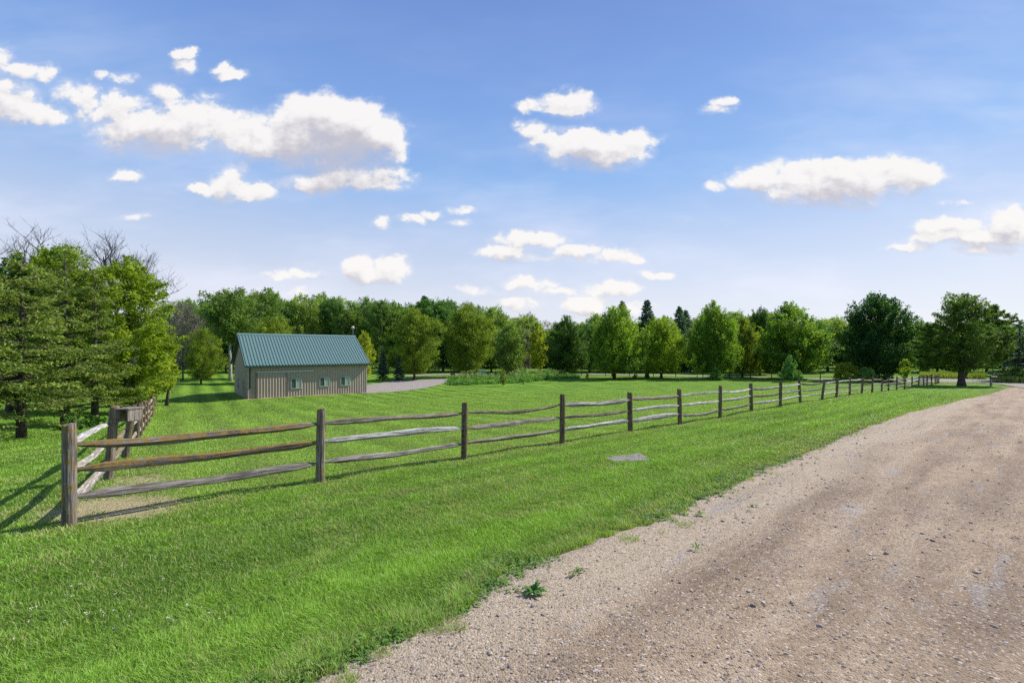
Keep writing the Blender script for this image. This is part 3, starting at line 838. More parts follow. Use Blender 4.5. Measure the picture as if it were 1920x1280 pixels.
def spruce(seed, H, R, z0, nb, mat_n, mat_b, tuft=.13, per=16, rough=1.0):
    """drooping whorled boughs carrying hanging twigs"""
    r = rs(seed); P = []; A = []; T = []; mb = MB()
    mb.tube([(0, 0, -.25), (0, 0, H * .3), (.03, 0, H * .65), (0, 0, H)], [H * .019 + .03, H * .016, H * .009, .01], 8)
    for i in range(nb):
        t = (i + r.rand()) / nb; t = t ** .9
        z = z0 + t * (H - z0) * .985
        Lb = R * (1 - t) ** .8 * r.uniform(.6, 1.2) + .12
        if t < .12: Lb *= .8
        an = i * 2.4 + r.uniform(-.6, .6)
        if r.rand() < .10 * rough: continue
        z += r.normal(0, .18) * rough
        d = np.array([math.cos(an), math.sin(an), 0])
        droop = (.05 + .22 * (1 - t)) * (1 + rough * r.uniform(-.9, 1.0))
        up0 = .25 * t + r.uniform(-.05, .28) * rough
        s = np.linspace(0, 1, 7)
        pts = np.stack([d[0] * Lb * s, d[1] * Lb * s, z + Lb * (up0 * s - droop * s ** 1.6 + .10 * s ** 3)], 1)
        mb.tube([tuple(p) for p in pts], [.035 * (1 - k_) * (Lb / R + .2) + .005 for k_ in s], 5, False)
        side = np.array([-d[1], d[0], 0])
        ntw = int(6 + 15 * Lb / R)
        tone = r.uniform(0, .9)
        for j in range(ntw):
            u = .18 + .82 * (j + r.rand()) / ntw
            b = np.array([np.interp(u, s, pts[:, k_]) for k_ in range(3)])
            tl = (.42 * Lb * (1.15 - u) + .14) * r.uniform(.6, 1.1)
            sg = 1 if j % 2 else -1
            td = unit(d * .75 + side * sg * r.uniform(.5, 1.1) + np.array([0, 0, r.uniform(-.28, .05)]))
            m = max(5, int(per * tl / .5))
            uu = r.rand(m)
            pp = b + td * (uu * tl)[:, None] + r.normal(0, .03, (m, 3)) + np.array([0, 0, -1.0]) * (r.rand(m) * .07)[:, None]
            P.append(pp); A.append(np.tile(td, (m, 1)) + r.normal(0, .45, (m, 3)) + np.array([0, 0, -.15]))
            T.append(np.clip(tone + r.normal(0, .14, m) + (uu - .5) * .3, 0, 1))
    P = np.concatenate(P); A = np.concatenate(A); T = np.concatenate(T); n = len(P)
    L = tuft * r.uniform(.7, 1.3, n)
    V = leaf_quads(P, A, unit(r.normal(0, .7, (n, 3)) + np.array([0, 0, .6])), L, L * .38)
    return leaf_mesh('crown', V, T, mat_n), mb.mesh('trunk', mat_b, True)


def bare_mesh(seed, H, mat, levels=5, r0=.11, start=.3, spreadf=.62):
    r = random.Random(seed); mb = MB()
    def grow(p, d, L, rad, lev):
        n = 4; pts = [p]; q = p
        dd = d.copy()
        for i in range(n):
            dd = (dd + Vector((r.uniform(-.16, .16), r.uniform(-.16, .16), r.uniform(-.04, .12)))).normalized()
            q = q + dd * L / n; pts.append(q)
        mb.tube(pts, [rad * (1 - .55 * i / n) for i in range(n + 1)], 6 if lev < 2 else 4, False)
        if lev >= levels: return
        for k in range(r.choice([3, 4, 4]) if lev < 3 else r.choice([2, 3, 3])):
            t = r.uniform(.35, 1.0); i = min(n - 1, int(t * n)); b = pts[i].lerp(pts[i + 1], t * n - i)
            side = Vector((r.uniform(-1, 1), r.uniform(-1, 1), r.uniform(-.1, .5))).normalized()
            grow(b, (dd * (1 - spreadf) + side * spreadf + Vector((0, 0, .18))).normalized(), L * r.uniform(.5, .72), rad * .48, lev + 1)
    grow(Vector((0, 0, -.2)), Vector((0, 0, 1)), H * start, r0, 0) if False else None
    trunk = MB()
    pts = [Vector((0, 0, -.25)), Vector((.05, 0, H * .25)), Vector((-.05, .05, H * .5)), Vector((.1, 0, H * .7))]
    trunk.tube(pts, [r0 * 1.3, r0, r0 * .7, r0 * .4], 8)
    for k in range(10):
        t = r.uniform(.35, 1.0); b = pts[1].lerp(pts[3], t)
        a = k * 2.4; grow(b, Vector((math.cos(a) * .6, math.sin(a) * .6, 1)).normalized(), H * .24 * (1.15 - t * .35), r0 * .35, 1)
    return trunk.mesh('trunk', mat, True), mb.mesh('branches', mat, True)


# crown variants, modelled once at a nominal size of 10 m, then copied
VAR = {}; VPAR = {}


def variant(key, seed, H, R, z0, prof, ns, nl, leaf, mat, bark, r0=.22, nlimb=22, **kw):
    V, T, tips = crown(seed, H, R, z0, prof, ns, nl, leaf, **kw)
    cm = leaf_mesh('crown', V, T, M[mat]); tm = trunk_mesh('trunk', seed, H, z0, r0, tips, M[bark], nlimb)
    VAR[key] = (cm, tm, H, R); VPAR[key] = ((H, R, z0, prof, ns, nl, leaf, mat, bark, r0, nlimb), kw)


variant('maple_a', 11, 10, 4.3, 1.0, 'maple', 400, 95, .21, 'maple', 'bark', up=.68, spread=.10, slen=.34, lump=.18, hole=.10, flat=.8)
variant('maple_b', 12, 10, 4.5, 1.0, 'maple', 400, 95, .21, 'maple', 'bark', up=.62, spread=.10, slen=.32, lump=.22, hole=.10, flat=.8)
variant('maple_dark', 13, 10, 4.6, 1.2, 'maple', 440, 95, .20, 'maple_dark', 'bark', up=.45, spread=.10, slen=.32, lump=.28, hole=.15, flat=.6, r0=.26)
variant('maple_broad', 14, 10, 5.2, 1.9, 'round', 400, 85, .20, 'maple_dark', 'bark', up=.35, spread=.11, slen=.30, lump=.34, hole=.2, flat=.6, r0=.30, asym=.1)
variant('yellow_a', 15, 10, 4.7, 1.1, 'round', 340, 95, .19, 'yellow', 'bark', up=.3, spread=.13, slen=.22, lump=.26, hole=.12, flat=.7)
variant('yellow_b', 16, 10, 4.9, 1.1, 'round', 340, 95, .19, 'yellow', 'bark', up=.25, spread=.13, slen=.22, lump=.30, hole=.14, flat=.7)
variant('aspen_a', 17, 10, 3.0, 4.6, 'tall', 240, 80, .17, 'aspen', 'pale_bark', up=.4, spread=.14, slen=.35, lump=.4, hole=.25, flat=.8, r0=.19)
variant('aspen_b', 18, 10, 2.7, 2.4, 'tall', 240, 80, .17, 'aspen', 'pale_bark', up=.4, spread=.14, slen=.35, lump=.4, hole=.22, flat=.8, r0=.12)
variant('forest_a', 19, 10, 3.4, 1.0, 'tall', 240, 75, .22, 'forest', 'bark', up=.4, spread=.15, slen=.3, lump=.3, hole=.15, flat=.8, r0=.16, nlimb=10)
variant('forest_b', 20, 10, 3.8, .8, 'round', 260, 75, .22, 'forest', 'bark', up=.35, spread=.15, slen=.3, lump=.35, hole=.15, flat=.7, r0=.16, nlimb=10)
variant('forest_c', 21, 10, 3.1, 1.2, 'umbrella', 220, 75, .22, 'forest', 'bark', up=.5, spread=.14, slen=.3, lump=.4, hole=.2, flat=.8, r0=.15, nlimb=10)
variant('grey_a', 22, 10, 3.2, 1.6, 'tall', 170, 60, .15, 'grey', 'dead_bark', up=.5, spread=.13, slen=.35, lump=.4, hole=.3, flat=.9, r0=.13, nlimb=50)
variant('small_a', 23, 10, 3.6, 1.9, 'round', 170, 60, .34, 'yellow', 'bark', up=.5, spread=.12, slen=.3, lump=.3, hole=.12, r0=.16, nlimb=12)


HERO = [0]


def tree(name, key, x, y, H, W=None, label='', group=None, rz=0.0, z=None, mat=None):
    """place a copy of a variant; H height, W crown width"""
    if group is None:      # a single tree gets a crown of its own
        HERO[0] += 1; a_, kw_ = VPAR[key]; kw_ = dict(kw_); rr = random.Random(HERO[0])
        kw_['lump'] = kw_['lump'] * rr.uniform(1.1, 1.7); kw_['hole'] = min(.3, kw_['hole'] + rr.uniform(.03, .14)); kw_['up'] = kw_['up'] * rr.uniform(.75, 1.2); kw_['asym'] = rr.uniform(-.18, .18)
        variant('hero', 500 + HERO[0], *a_, **kw_); key = 'hero'
    cm, tm, H0, R0 = VAR[key]
    t = thing(name, label, 'tree', (x, y, gz(x, y) if z is None else z), rz, group)
    s = H / H0; w = (W * .95 / (2 * R0)) if W else s
    t.scale = (w, w, s)
    c = link('crown', cm, t); link('trunk', tm, t)
    if mat:
        c.data = cm.copy(); c.data.materials.clear(); c.data.materials.append(M[mat])
    return t


def tree_px(name, key, px, top, d, wpx, label, group=None, rz=0.0, mat=None):
    x, y = ray(px, d); z = gz(x, y)
    ztop = CAMZ - (top - HZ) / F * d
    return tree(name, key, x, y, ztop - z, wpx / F * d, label, group, rz, z, mat)


# ---- the row of maples and other single trees (label, place)
def big_maple():
    x, y = ray(1803, 52); z = gz(x, y); k = 52 / F
    t = thing('maple_tree', 'large dark maple with forked trunk beside the mailbox at the road bend', 'tree', (x, y, z))
    V1, T1, p1 = crown(140, (CAMZ - (540 - HZ) * k) - z, 53 * k, 1.9, 'round', 330, 95, .17, up=.35, spread=.11, slen=.30, lump=.30, hole=.12, flat=.6)
    V2, T2, p2 = crown(141, (CAMZ - (566 - HZ) * k) - z, 34 * k, 2.5, 'round', 170, 95, .17, up=.35, spread=.11, slen=.30, lump=.34, hole=.15, flat=.6)
    V3, T3, p3 = crown(142, (CAMZ - (600 - HZ) * k) - z, 34 * k, 2.0, 'round', 120, 95, .17, up=.3, spread=.11, slen=.30, lump=.34, hole=.15, flat=.6)
    V2 = V2 + np.array([72 * k, .6, 0]); V3 = V3 + np.array([-60 * k, .3, 0])
    link('crown', leaf_mesh('crown', np.concatenate([V1, V2, V3]), np.concatenate([T1, T2, T3]), M['maple_dark']), t)
    me = trunk_mesh('trunk', 140, 9, 1.8, .36, p1, M['bark'], 26); link('trunk', me, t)
    mb = MB(); mb.tube([(0, 0, .7), (.8, .1, 2.0), (2.4, .4, 3.6), (66 * k, .6, 6.5)], [.26, .22, .14, .04], 8); mb.build('limb', M['bark'], t, True)
big_maple()
tree_px('maple_tree', 'maple_dark', 1645, 543, 62, 144, 'wide dark maple with two trunks behind the far end of the rail fence', rz=2.0)
tree_px('maple_tree', 'maple_a', 1483, 566, 66, 134, 'bright green maple directly behind the small cone shaped tree', rz=1.1)
tree_px('maple_tree', 'maple_b', 1425, 573, 78, 76, 'narrow dark maple set back between two larger maples, left of the small cone shaped tree', rz=3.2, mat='maple_dark')
tree_px('maple_tree', 'maple_a', 1338, 563, 66, 108, 'spiky topped maple standing behind the round lawn bush', rz=4.2)
tree_px('maple_tree', 'maple_b', 1392, 592, 70, 76, 'low yellow green maple whose crown reaches out right of the spiky topped one', rz=0.6, mat='yellow')
tree_px('maple_tree', 'maple_b', 1240, 588, 68, 104, 'rounded light green maple, third full maple right of the vegetable garden', rz=5.2)
tree_px('maple_tree', 'maple_a', 1152, 568, 66, 116, 'tall full green maple, second right of the vegetable garden', rz=2.7)
tree_px('maple_tree', 'maple_dark', 1064, 590, 73, 96, 'dense dark maple just right of the vegetable garden with its crown near the ground', rz=3.9)
tree_px('boxelder_tree', 'yellow_a', 874, 567, 70, 116, 'rounded yellow green tree behind the left end of the vegetable garden', rz=.9)
tree_px('boxelder_tree', 'yellow_b', 777, 579, 62, 112, 'rounded olive green tree behind the gravel drive right of the barn', rz=2.2)
tree_px('young_tree', 'forest_b', 958, 600, 79, 70, 'mid green tree behind the middle of the vegetable garden', rz=1.3)
tree_px('young_tree', 'grey_a', 985, 612, 82, 50, 'thin brownish tree between the yellow green tree and the dense dark maple', rz=.3)
tree_px('young_tree', 'small_a', 1010, 612, 77, 46, 'small yellow green tree just left of the dense dark maple', rz=1.9)
tree_px('boxelder_tree', 'yellow_a', 520, 590, 56, 92, 'yellow green tree showing above the barn roof', rz=3.3)
tree_px('young_tree', 'small_a', 681, 618, 50, 40, 'small pale green tree at the right end of the barn roof', rz=2.1)
tree_px('aspen_tree', 'aspen_a', 432, 537, 60, 112, 'tall pale trunked aspen just left of the barn', rz=.5)
tree_px('aspen_tree', 'aspen_b', 500, 539, 66, 90, 'tall aspen behind the left half of the barn', rz=1.5)
tree_px('young_tree', 'yellow_b', 377, 612, 54, 72, 'low yellow green tree with thin trunks left of the pale trunked aspen', rz=4.1)
tree_px('dying_tree', 'grey_a', 343, 560, 60, 66, 'grey half dead tree with dry twigs, nearest the barn shadow', rz=.2)
tree_px('dying_tree', 'grey_a', 372, 585, 66, 60, 'grey half dead tree behind the low yellow green tree left of the barn', rz=2.2)

# ---- the wood behind
r_ = random.Random(5)
TOP = [(290, 600), (340, 566), (390, 548), (450, 545), (520, 545), (600, 548), (650, 545), (700, 560), (760, 560), (850, 566), (900, 574), (960, 586), (1100, 592), (1200, 596), (1290, 590), (1400, 588), (1560, 590), (1640, 600), (1720, 604), (1780, 604), (1850, 592), (1930, 598), (2050, 600)]
tx, ty = zip(*TOP)
FL = {'forest_a': 'tall leafy tree among the wood behind the barn and lawn', 'forest_b': 'broad rounded tree among the wood behind the barn and lawn',
      'forest_c': 'high crowned tree with bare lower trunk among the wood behind the barn and lawn', 'aspen_a': 'pale trunked slender tree in the wood behind the barn',
      'aspen_b': 'narrow pale trunked tree in the wood behind the barn', 'grey_a': 'grey leafless looking tree in the distant wood'}
px = 300
while px < 1990:
    d = 84 + r_.uniform(0, 8)
    left = px < 720
    key = r_.choice(['aspen_a', 'aspen_b', 'forest_a', 'forest_a'] if left else ['forest_a', 'forest_b', 'forest_b', 'forest_c'])
    if 950 < px < 1040 and r_.random() < .6: key = 'grey_a'
    top = np.interp(px, tx, ty) + r_.uniform(-8, 34); 
    tree_px('woodland_tree', key, px, top, d, r_.uniform(62, 98) * (.8 if 'aspen' in key else 1), FL[key], 'trees of the wood behind the lawn', r_.uniform(0, 6))
    px += r_.uniform(25, 34)
px = 290
while px < 2010:
    d = 104 + r_.uniform(0, 14)
    key = r_.choice(['forest_a', 'forest_b', 'forest_c', 'forest_a'])
    if 940 < px < 1060 and r_.random() < .7: key = 'grey_a'
    top = np.interp(px, tx, ty) + r_.uniform(-9, 18)
    tree_px('woodland_tree', key, px, top, d, r_.uniform(60, 100), FL[key], 'trees of the wood behind the lawn', r_.uniform(0, 6))
    px += r_.uniform(27, 38)
for px_, d_, top_ in [(232, 62, 610), (262, 70, 600), (205, 75, 600), (150, 66, 600), (100, 60, 600), (50, 64, 600), (-10, 60, 590), (292, 76, 598), (320, 90, 590), (-70, 55, 590), (-60, 34, 520), (-120, 40, 520)]:
    key = 'forest_b'
    tree_px('woodland_tree', key, px_, top_, d_, 90, FL[key], 'trees of the wood behind the lawn', px_ * .7)

# ---- conifers
sc_m, sc_t = spruce(41, 10, 2.5, .3, 160, M['bluespruce'], M['bark'], .26, 13, 0.0)
for px_, top_, d_, lab in [(1167, 563, 88, 'pointed spruce tip above the second maple right of the garden'), (1213, 561, 88, 'pointed spruce between the two full maples right of the garden'),
                           (1274, 573, 88, 'pointed blue spruce left of the spiky topped maple'), (1286, 580, 92, 'smaller spruce tip beside the pointed blue spruce'), (796, 553, 96, 'dark pointed spruce above the olive green tree'),
                           (748, 664, 60, 'young low spruce under the olive green tree'), (718, 655, 62, 'young spruce at the right end of the barn')]:
    x, y = ray(px_, d_); z = gz(x, y); h = CAMZ - (top_ - HZ) / F * d_ - z
    t = thing('spruce_tree', lab, 'tree', (x, y, z), px_ * 1.0); t.scale = (h / 10 * 1.1,) * 2 + (h / 10,)
    link('crown', sc_m, t); link('trunk', sc_t, t)
x, y = ray(1902, 60); z = gz(x, y)
pm, ptk = spruce(45, 9, 4.4, .6, 80, M['bluespruce'], M['bark'], .24, 12, .4)
t = thing('pine_tree', 'blue green pine with long level boughs at the right edge beyond the mailbox', 'tree', (x + 4, y + 3, z)); link('crown', pm, t); link('trunk', ptk, t); t.scale = (1.25, 1.25, .95)

# near spruces by the left fence
for sd, px_, d_, top_, R_, lab in [(51, 40, 16.2, 478, 2.9, 'nearest dark spruce with thick bare lower trunk at the left edge'),
                                   (52, 122, 20.5, 470, 2.6, 'slim trunked spruce, middle of the three left of the corner post'),
                                   (53, 178, 21.2, 520, 2.0, 'spruce leaning over the side fence, right of the other near spruces'),
                                   (54, -60, 14.5, 470, 2.9, 'spruce at the outer left edge of the picture')]:
    x, y = ray(px_, d_); z = gz(x, y); h = CAMZ - (top_ - HZ) / F * d_ - z
    cm_, tm_ = spruce(sd, h, R_, 1.05 if sd < 54 else .8, 95, M['spruce'], M['bark'], .125, 17)
    t = thing('spruce_tree', lab, 'tree', (x, y, z)); link('crown', cm_, t); link('trunk', tm_, t)

# boxelders rising behind the spruces
for sd, px_, d_, top_, wpx, z0, mt, lab in [(61, 240, 27, 474, 178, .5, 'elder', 'yellow green boxelder overhanging the side fence, lit by the sun'),
                                            (62, 120, 27, 452, 190, .9, 'elder', 'tall boxelder rising behind the near spruces'),
                                            (63, 20, 26, 480, 170, .9, 'maple', 'green leafy tree behind the leftmost spruces'),
                                            (64, 300, 33, 600, 62, 1.1, 'elder', 'low twin trunked boxelder at the far end of the side fence')]:
    x, y = ray(px_, d_); z = gz(x, y); h = CAMZ - (top_ - HZ) / F * d_ - z; R_ = wpx / F * d_ / 2
    big = sd != 64
    V, T, tips = crown(sd, h, R_, z0, 'round' if big else 'bush', 420 if big else 160, 110, .13, up=.35, spread=.10, slen=.24, lump=.22, hole=.08, flat=.7)
    t = thing('boxelder_tree', lab, 'tree', (x, y, z))
    link('crown', leaf_mesh('crown', V, T, M[mt]), t)
    if big: link('trunk', trunk_mesh('trunk', sd, h, z0, .2, tips, M['bark']), t)
    else:
        for dx, ln in ((-.35, -.1), (.45, .4)):
            mb = MB(); mb.tube([(dx, 0, -.2), (dx + ln * .3, 0, .8), (dx + ln, .1, 2.2)], [.13 if dx > 0 else .09, .1, .05], 8)
            mb.build('trunk', M['bark'], t, True)

for sd, px_, d_, top_, lab in [(71, 30, 28, 414, 'bare dead treetop at the far left above the green trees'), (72, 130, 30, 410, 'bare dead treetop in the middle above the boxelder'),
                               (73, 205, 32, 432, 'bare dead treetop leaning right above the yellow green boxelder'), (74, 250, 36, 456, 'small bare treetop right of the other dead tops'), (75, 318, 62, 548, 'thin leafless tree left of the grey half dead trees')]:
    x, y = ray(px_, d_); z = gz(x, y); h = CAMZ - (top_ - HZ) / F * d_ - z
    a_, b_ = bare_mesh(sd, h * .97, M['dead_bark'], 5, .2)
    t = thing('dead_tree', lab, 'tree', (x, y, z)); link('trunk', a_, t); link('branches', b_, t)


# ---- shrubs and small plants
def shrub(name, px_, base, H, W, mat, lab, seed, prof='bush', ns=60, nl=60, leaf=.10, cat='shrub', stem=True, d=None, up=.6, group=None):
    x, y = hit(px_, base) if d is None else ray(px_, d)
    V, T, tips = crown(seed, H, W / 2, .05 * H if prof == 'bush' else .12 * H, prof, ns, nl, leaf, up=up, spread=.13, slen=.3, lump=.25, hole=.1, flat=.9)
    t = thing(name, lab, cat, (x, y, gz(x, y)), group=group)
    link('foliage', leaf_mesh('foliage', V, T, M[mat]), t)
    mb = MB(); rr = random.Random(seed)
    for k in range(4 if stem else 1):
        a = rr.uniform(0, 6.28); mb.tube([(0, 0, -.05), (math.cos(a) * W * .08, math.sin(a) * W * .08, H * .35), (math.cos(a) * W * .2, math.sin(a) * W * .2, H * .75)], [.03, .02, .008], 6)
    mb.build('stem', M['bark'], t, True)
    return t


shrub('small_tree', 1482, 716, 3.5, 2.9, 'garden', 'small cone shaped leafy tree on the lawn behind the rail fence', 81, 'cone', 120, 60, .13, 'small tree', up=.5)
shrub('round_bush', 1343, 713, 1.75, 1.75, 'garden', 'large rounded bush alone on the lawn', 82, 'bush', 90, 80, .11)
shrub('shrub', 1213, 708, .95, .85, 'garden', 'small rounded shrub on the lawn edge, nearest the large rounded bush', 83, ns=40)
shrub('shrub', 1191, 709, .85, .75, 'yellow', 'thin yellowish shrub just left of the small rounded shrub', 84, ns=26, nl=35)
shrub('shrub', 1151, 706, .8, .85, 'yellow', 'low rounded yellow green shrub below the tall full maple', 85, ns=36)
shrub('sapling', 1101, 711, 1.1, .6, 'yellow', 'sparse yellow green sapling right of the vegetable garden', 86, 'cone', 26, 30, cat='sapling')
shrub('sapling', 943, 724, 2.0, .75, 'yellow', 'slender yellow green sapling in front of the vegetable garden', 87, 'tall', 60, 40, .09, cat='sapling')
shrub('sapling', 931, 719, .5, .3, 'garden', 'tiny twig like sapling just left of the slender one', 88, 'tall', 8, 16, .06, cat='sapling')
shrub('sapling', 981, 720, .45, .35, 'garden', 'tiny leafy sapling just right of the slender one', 89, 'tall', 10, 18, .07, cat='sapling')
shrub('sapling', 1033, 716, .4, .3, 'garden', 'tiny leafy sapling midway along the garden edge', 90, 'tall', 10, 18, .07, cat='sapling')
shrub('sapling', 1307, 714, .9, .3, 'garden', 'thin staked sapling left of the large rounded bush', 91, 'tall', 14, 16, .07, cat='sapling')
shrub('shrub', 1590, 700, 2.6, 3.6, 'yellow', 'spreading yellow green shrub left under the wide dark maple', 92, d=60, ns=110, nl=70, leaf=.14)
shrub('shrub', 1622, 703, 2.0, 3.2, 'garden', 'spreading green shrub beside the twin maple trunks', 93, d=59, ns=90, nl=70, leaf=.14)
shrub('shrub', 1662, 703, 1.9, 1.9, 'garden', 'dense rounded shrub right of the twin maple trunks', 94, d=60, ns=70, nl=70, leaf=.13)
shrub('sapling', 1698, 700, 3.0, 2.2, 'maple', 'single stemmed sapling with a flat leafy head beyond the rail fence', 95, 'umbrella', 40, 60, .14, 'sapling', False, 55, .2)
shrub('shrub', 1905, 700, 2.2, 4.0, 'garden', 'leafy bush among the tall grass behind the mailbox', 96, d=63, ns=90, nl=70, leaf=.15)
shrub('shrub', 140, 786, .75, 1.1, 'weed', 'low leafy bush at the foot of the slim trunked spruce', 97, ns=40, nl=50, leaf=.08, d=19.5)
shrub('shrub', 172, 786, .7, .9, 'weed', 'low leafy bush right of the slim trunked spruce', 98, ns=40, nl=50, leaf=.08, d=20.5)

# woodland undergrowth: one mass of brush
def brush():
    r = rs(77); c = []; 
    for i in range(900):
        px_ = r.uniform(180, 2000); d = r.uniform(88, 104); x, y = ray(px_, d)
        c.append((x, y, r.uniform(.4, 4.6)))
    for i in range(80):
        px_ = r.uniform(-150, 330); d = r.uniform(48, 60) + (px_ > 150) * 25; x, y = ray(px_, d); c.append((x, y, r.uniform(.3, 2.2)))
    c = np.array(c); k = 60
    z = GZ(c[:, 0], c[:, 1])
    P = np.repeat(np.stack([c[:, 0], c[:, 1], z + c[:, 2]], 1), k, 0) + r.normal(0, 1, (len(c) * k, 3)) * np.array([1.1, 1.1, .7])
    P[:, 2] = np.maximum(P[:, 2], np.repeat(z, k) + .03); n = len(P)
    L = r.uniform(.2, .42, n)
    V = leaf_quads(P, r.normal(0, 1, (n, 3)), unit(r.normal(0, .7, (n, 3)) + np.array([0, 0, .6])), L, L * .6)
    T = np.clip(np.repeat(r.rand(len(c)), k) * .8 + r.normal(0, .1, n), 0, 1)
    tag(link('undergrowth', leaf_mesh('undergrowth', V, T, M['forest'])), 'dark leafy undergrowth along the foot of the wood', 'undergrowth', kind='stuff')
brush()

# vegetable garden: rows of leafy plants with seed heads
def garden():
    r = rs(78); A = [(842, 722), (870, 722), (905, 720), (950, 719), (985, 717), (1020, 713), (1058, 710), (1085, 710)]
    B = [(846, 706), (870, 699), (905, 699), (950, 697), (985, 695), (1020, 697), (1058, 702), (1085, 703)]
    Hh = [.6, 1.2, 1.0, .8, 1.6, 1.5, .8, .5]
    n = 520; t = r.rand(n) * 7; i = np.minimum(t.astype(int), 6); f = t - i
    wa = np.array([hit(*p) for p in A]); wb = wa * (1 + 5.0 / wa[:, 1:2])
    hh = np.array(Hh); w = r.rand(n)
    pa = wa[i] * (1 - f[:, None]) + wa[i + 1] * f[:, None]; pb = wb[i] * (1 - f[:, None]) + wb[i + 1] * f[:, None]
    pos = pa * (1 - w[:, None]) + pb * w[:, None]; h = (hh[i] * (1 - f) + hh[i + 1] * f) * (.35 + .75 * w) * r.uniform(.7, 1.15, n)
    k = 55; z = GZ(pos[:, 0], pos[:, 1])
    u = r.rand(n, k)
    P = np.stack([pos[:, 0, None] + r.normal(0, .24, (n, k)) * (.5 + .5 * u), pos[:, 1, None] + r.normal(0, .24, (n, k)), z[:, None] + h[:, None] * u], -1).reshape(-1, 3)
    m = len(P); L = r.uniform(.12, .28, m)
    ax = r.normal(0, .6, (m, 3)); ax[:, 2] += .5
    V = leaf_quads(P, ax, unit(r.normal(0, .7, (m, 3)) + np.array([0, 0, .5])), L, L * .45)
    T = np.clip(np.repeat(r.rand(n), k) * .9 + r.normal(0, .12, m), 0, 1)
    tag(link('garden_plants', leaf_mesh('garden_plants', V, T, M['garden'])), 'long bed of leafy vegetable plants between the lawn and the gravel drive', 'garden plants', kind='stuff')
    s = (h > .75) & (r.rand(n) < .4); q = pos[s]; hz_ = z[s] + h[s]; k = 9; n2 = len(q); hz_ = hz_ + .02
    P = np.stack([q[:, 0, None] + r.normal(0, .10, (n2, k)), q[:, 1, None] + r.normal(0, .1, (n2, k)), hz_[:, None] + r.normal(.02, .09, (n2, k))], -1).reshape(-1, 3)
    m = len(P); L = r.uniform(.08, .2, m)
    V = leaf_quads(P, r.normal(0, .5, (m, 3)) + np.array([0, 0, 1]), r.normal(0, 1, (m, 3)), L, L * .5)
    tag(link('seed_heads', leaf_mesh('seed_heads', V, r.rand(m), M['dry'])), 'pale seed heads along the top of the vegetable bed', 'seed heads', kind='stuff')
garden()


def tall_grass():
    r = rs(79); X = []; Y = []
    for (p0, p1, d0, d1, n) in [(1862, 1990, 59, 70, 9000), (1725, 1850, 68, 76, 5000)]:
        px_ = r.uniform(p0, p1, n); d = r.uniform(d0, d1, n); X.append((px_ - 960) / F * d); Y.append(d)
    x = np.concatenate(X); y = np.concatenate(Y); n = len(x); z = GZ(x, y); h = r.uniform(.35, 1.0, n)
    P = np.stack([x, y, z + h * .5], 1); ax = r.normal(0, .25, (n, 3)) + np.array([0, 0, 1])
    V = leaf_quads(P, ax, r.normal(0, 1, (n, 3)), h, np.full(n, .10))
    tag(link('tall_grass', leaf_mesh('tall_grass', V, np.clip(vnoise(x, y, 3, .5) + r.normal(0, .15, n), 0, 1), M['tall'])), 'unmown tall yellow green grass beyond the road bend', 'grass', kind='stuff')
tall_grass()


# weeds along the gravel edge
def rosettes(name, pts, scale, seed, mat, nleaf=11, parent=None, origin=None):
    r = rs(seed); Vs = []; Fs = []; T = []; b = 0
    for (x, y), s in zip(pts, scale):
        z = gz(x, y) if parent is None else 0.0
        tone = r.uniform(.1, .9)
        for k in range(nleaf):
            a = r.uniform(0, 6.28); L = s * r.uniform(.6, 1.2); w = L * r.uniform(.16, .28); up = r.uniform(.25, 1.1)
            d = np.array([math.cos(a), math.sin(a), 0]); sd = np.array([-d[1], d[0], 0]); o = np.array([x, y, z + .005]) + d * .01
            c = [o, o + d * L * .4 + np.array([0, 0, L * .45 * up]), o + d * L * .75 + np.array([0, 0, L * .5 * up]), o + d * L + np.array([0, 0, L * .32 * up])]
            ws = [.15, 1.0, .8, .05]
            for p, wi in zip(c, ws): Vs += [p - sd * w * wi * .5 + np.array([0, 0, .1 * w * wi]), p + sd * w * wi * .5 + np.array([0, 0, .1 * w * wi])]
            for i in range(3): Fs.append((b + 2 * i, b + 2 * i + 1, b + 2 * i + 3, b + 2 * i + 2)); T.append(np.clip(tone + r.normal(0, .12), 0, 1))
            b += 8
    return link(name, np_mesh(name, np.array(Vs), [np.array(Fs)], mat, face_attr={'tone': np.array(T)}), parent)


def weeds():
    r = rs(91); E, s = resample(EDGE[2:20], .1, 0.02); pts = []; sc_ = []
    for k in range(2600):
        i = r.randint(0, len(E) - 1); p = E[i]; o = abs(r.normal(0, .22)) - .08
        q = (p[0] - .663 * o + r.normal(0, .05), p[1] + .748 * o + r.normal(0, .05))
        if vnoise(q[0], q[1], 61, 1.3)[()] < .40: continue
        if math.hypot(*q) < 2.2: continue
        pts.append(q); sc_.append(r.uniform(.022, .055) * (1 if r.rand() > .12 else 1.5))
    # broad leaved weeds inside the turf
    for k in range(1300):
        d = math.exp(r.uniform(math.log(2.4), math.log(11))); th = math.radians(r.uniform(-50, 20)); x, y = math.sin(th) * d, math.cos(th) * d
        if polydist(np.array([x]), np.array([y]), EDGE)[0] > -.2 or vnoise(x, y, 62, .9)[()] < .5: continue
        pts.append((x, y)); sc_.append(r.uniform(.02, .05))
    tag(rosettes('weeds', pts, sc_, 92, M['weed'], 9), 'low broad leaved weeds along the gravel edge and in the turf', 'weeds', kind='stuff')
weeds()
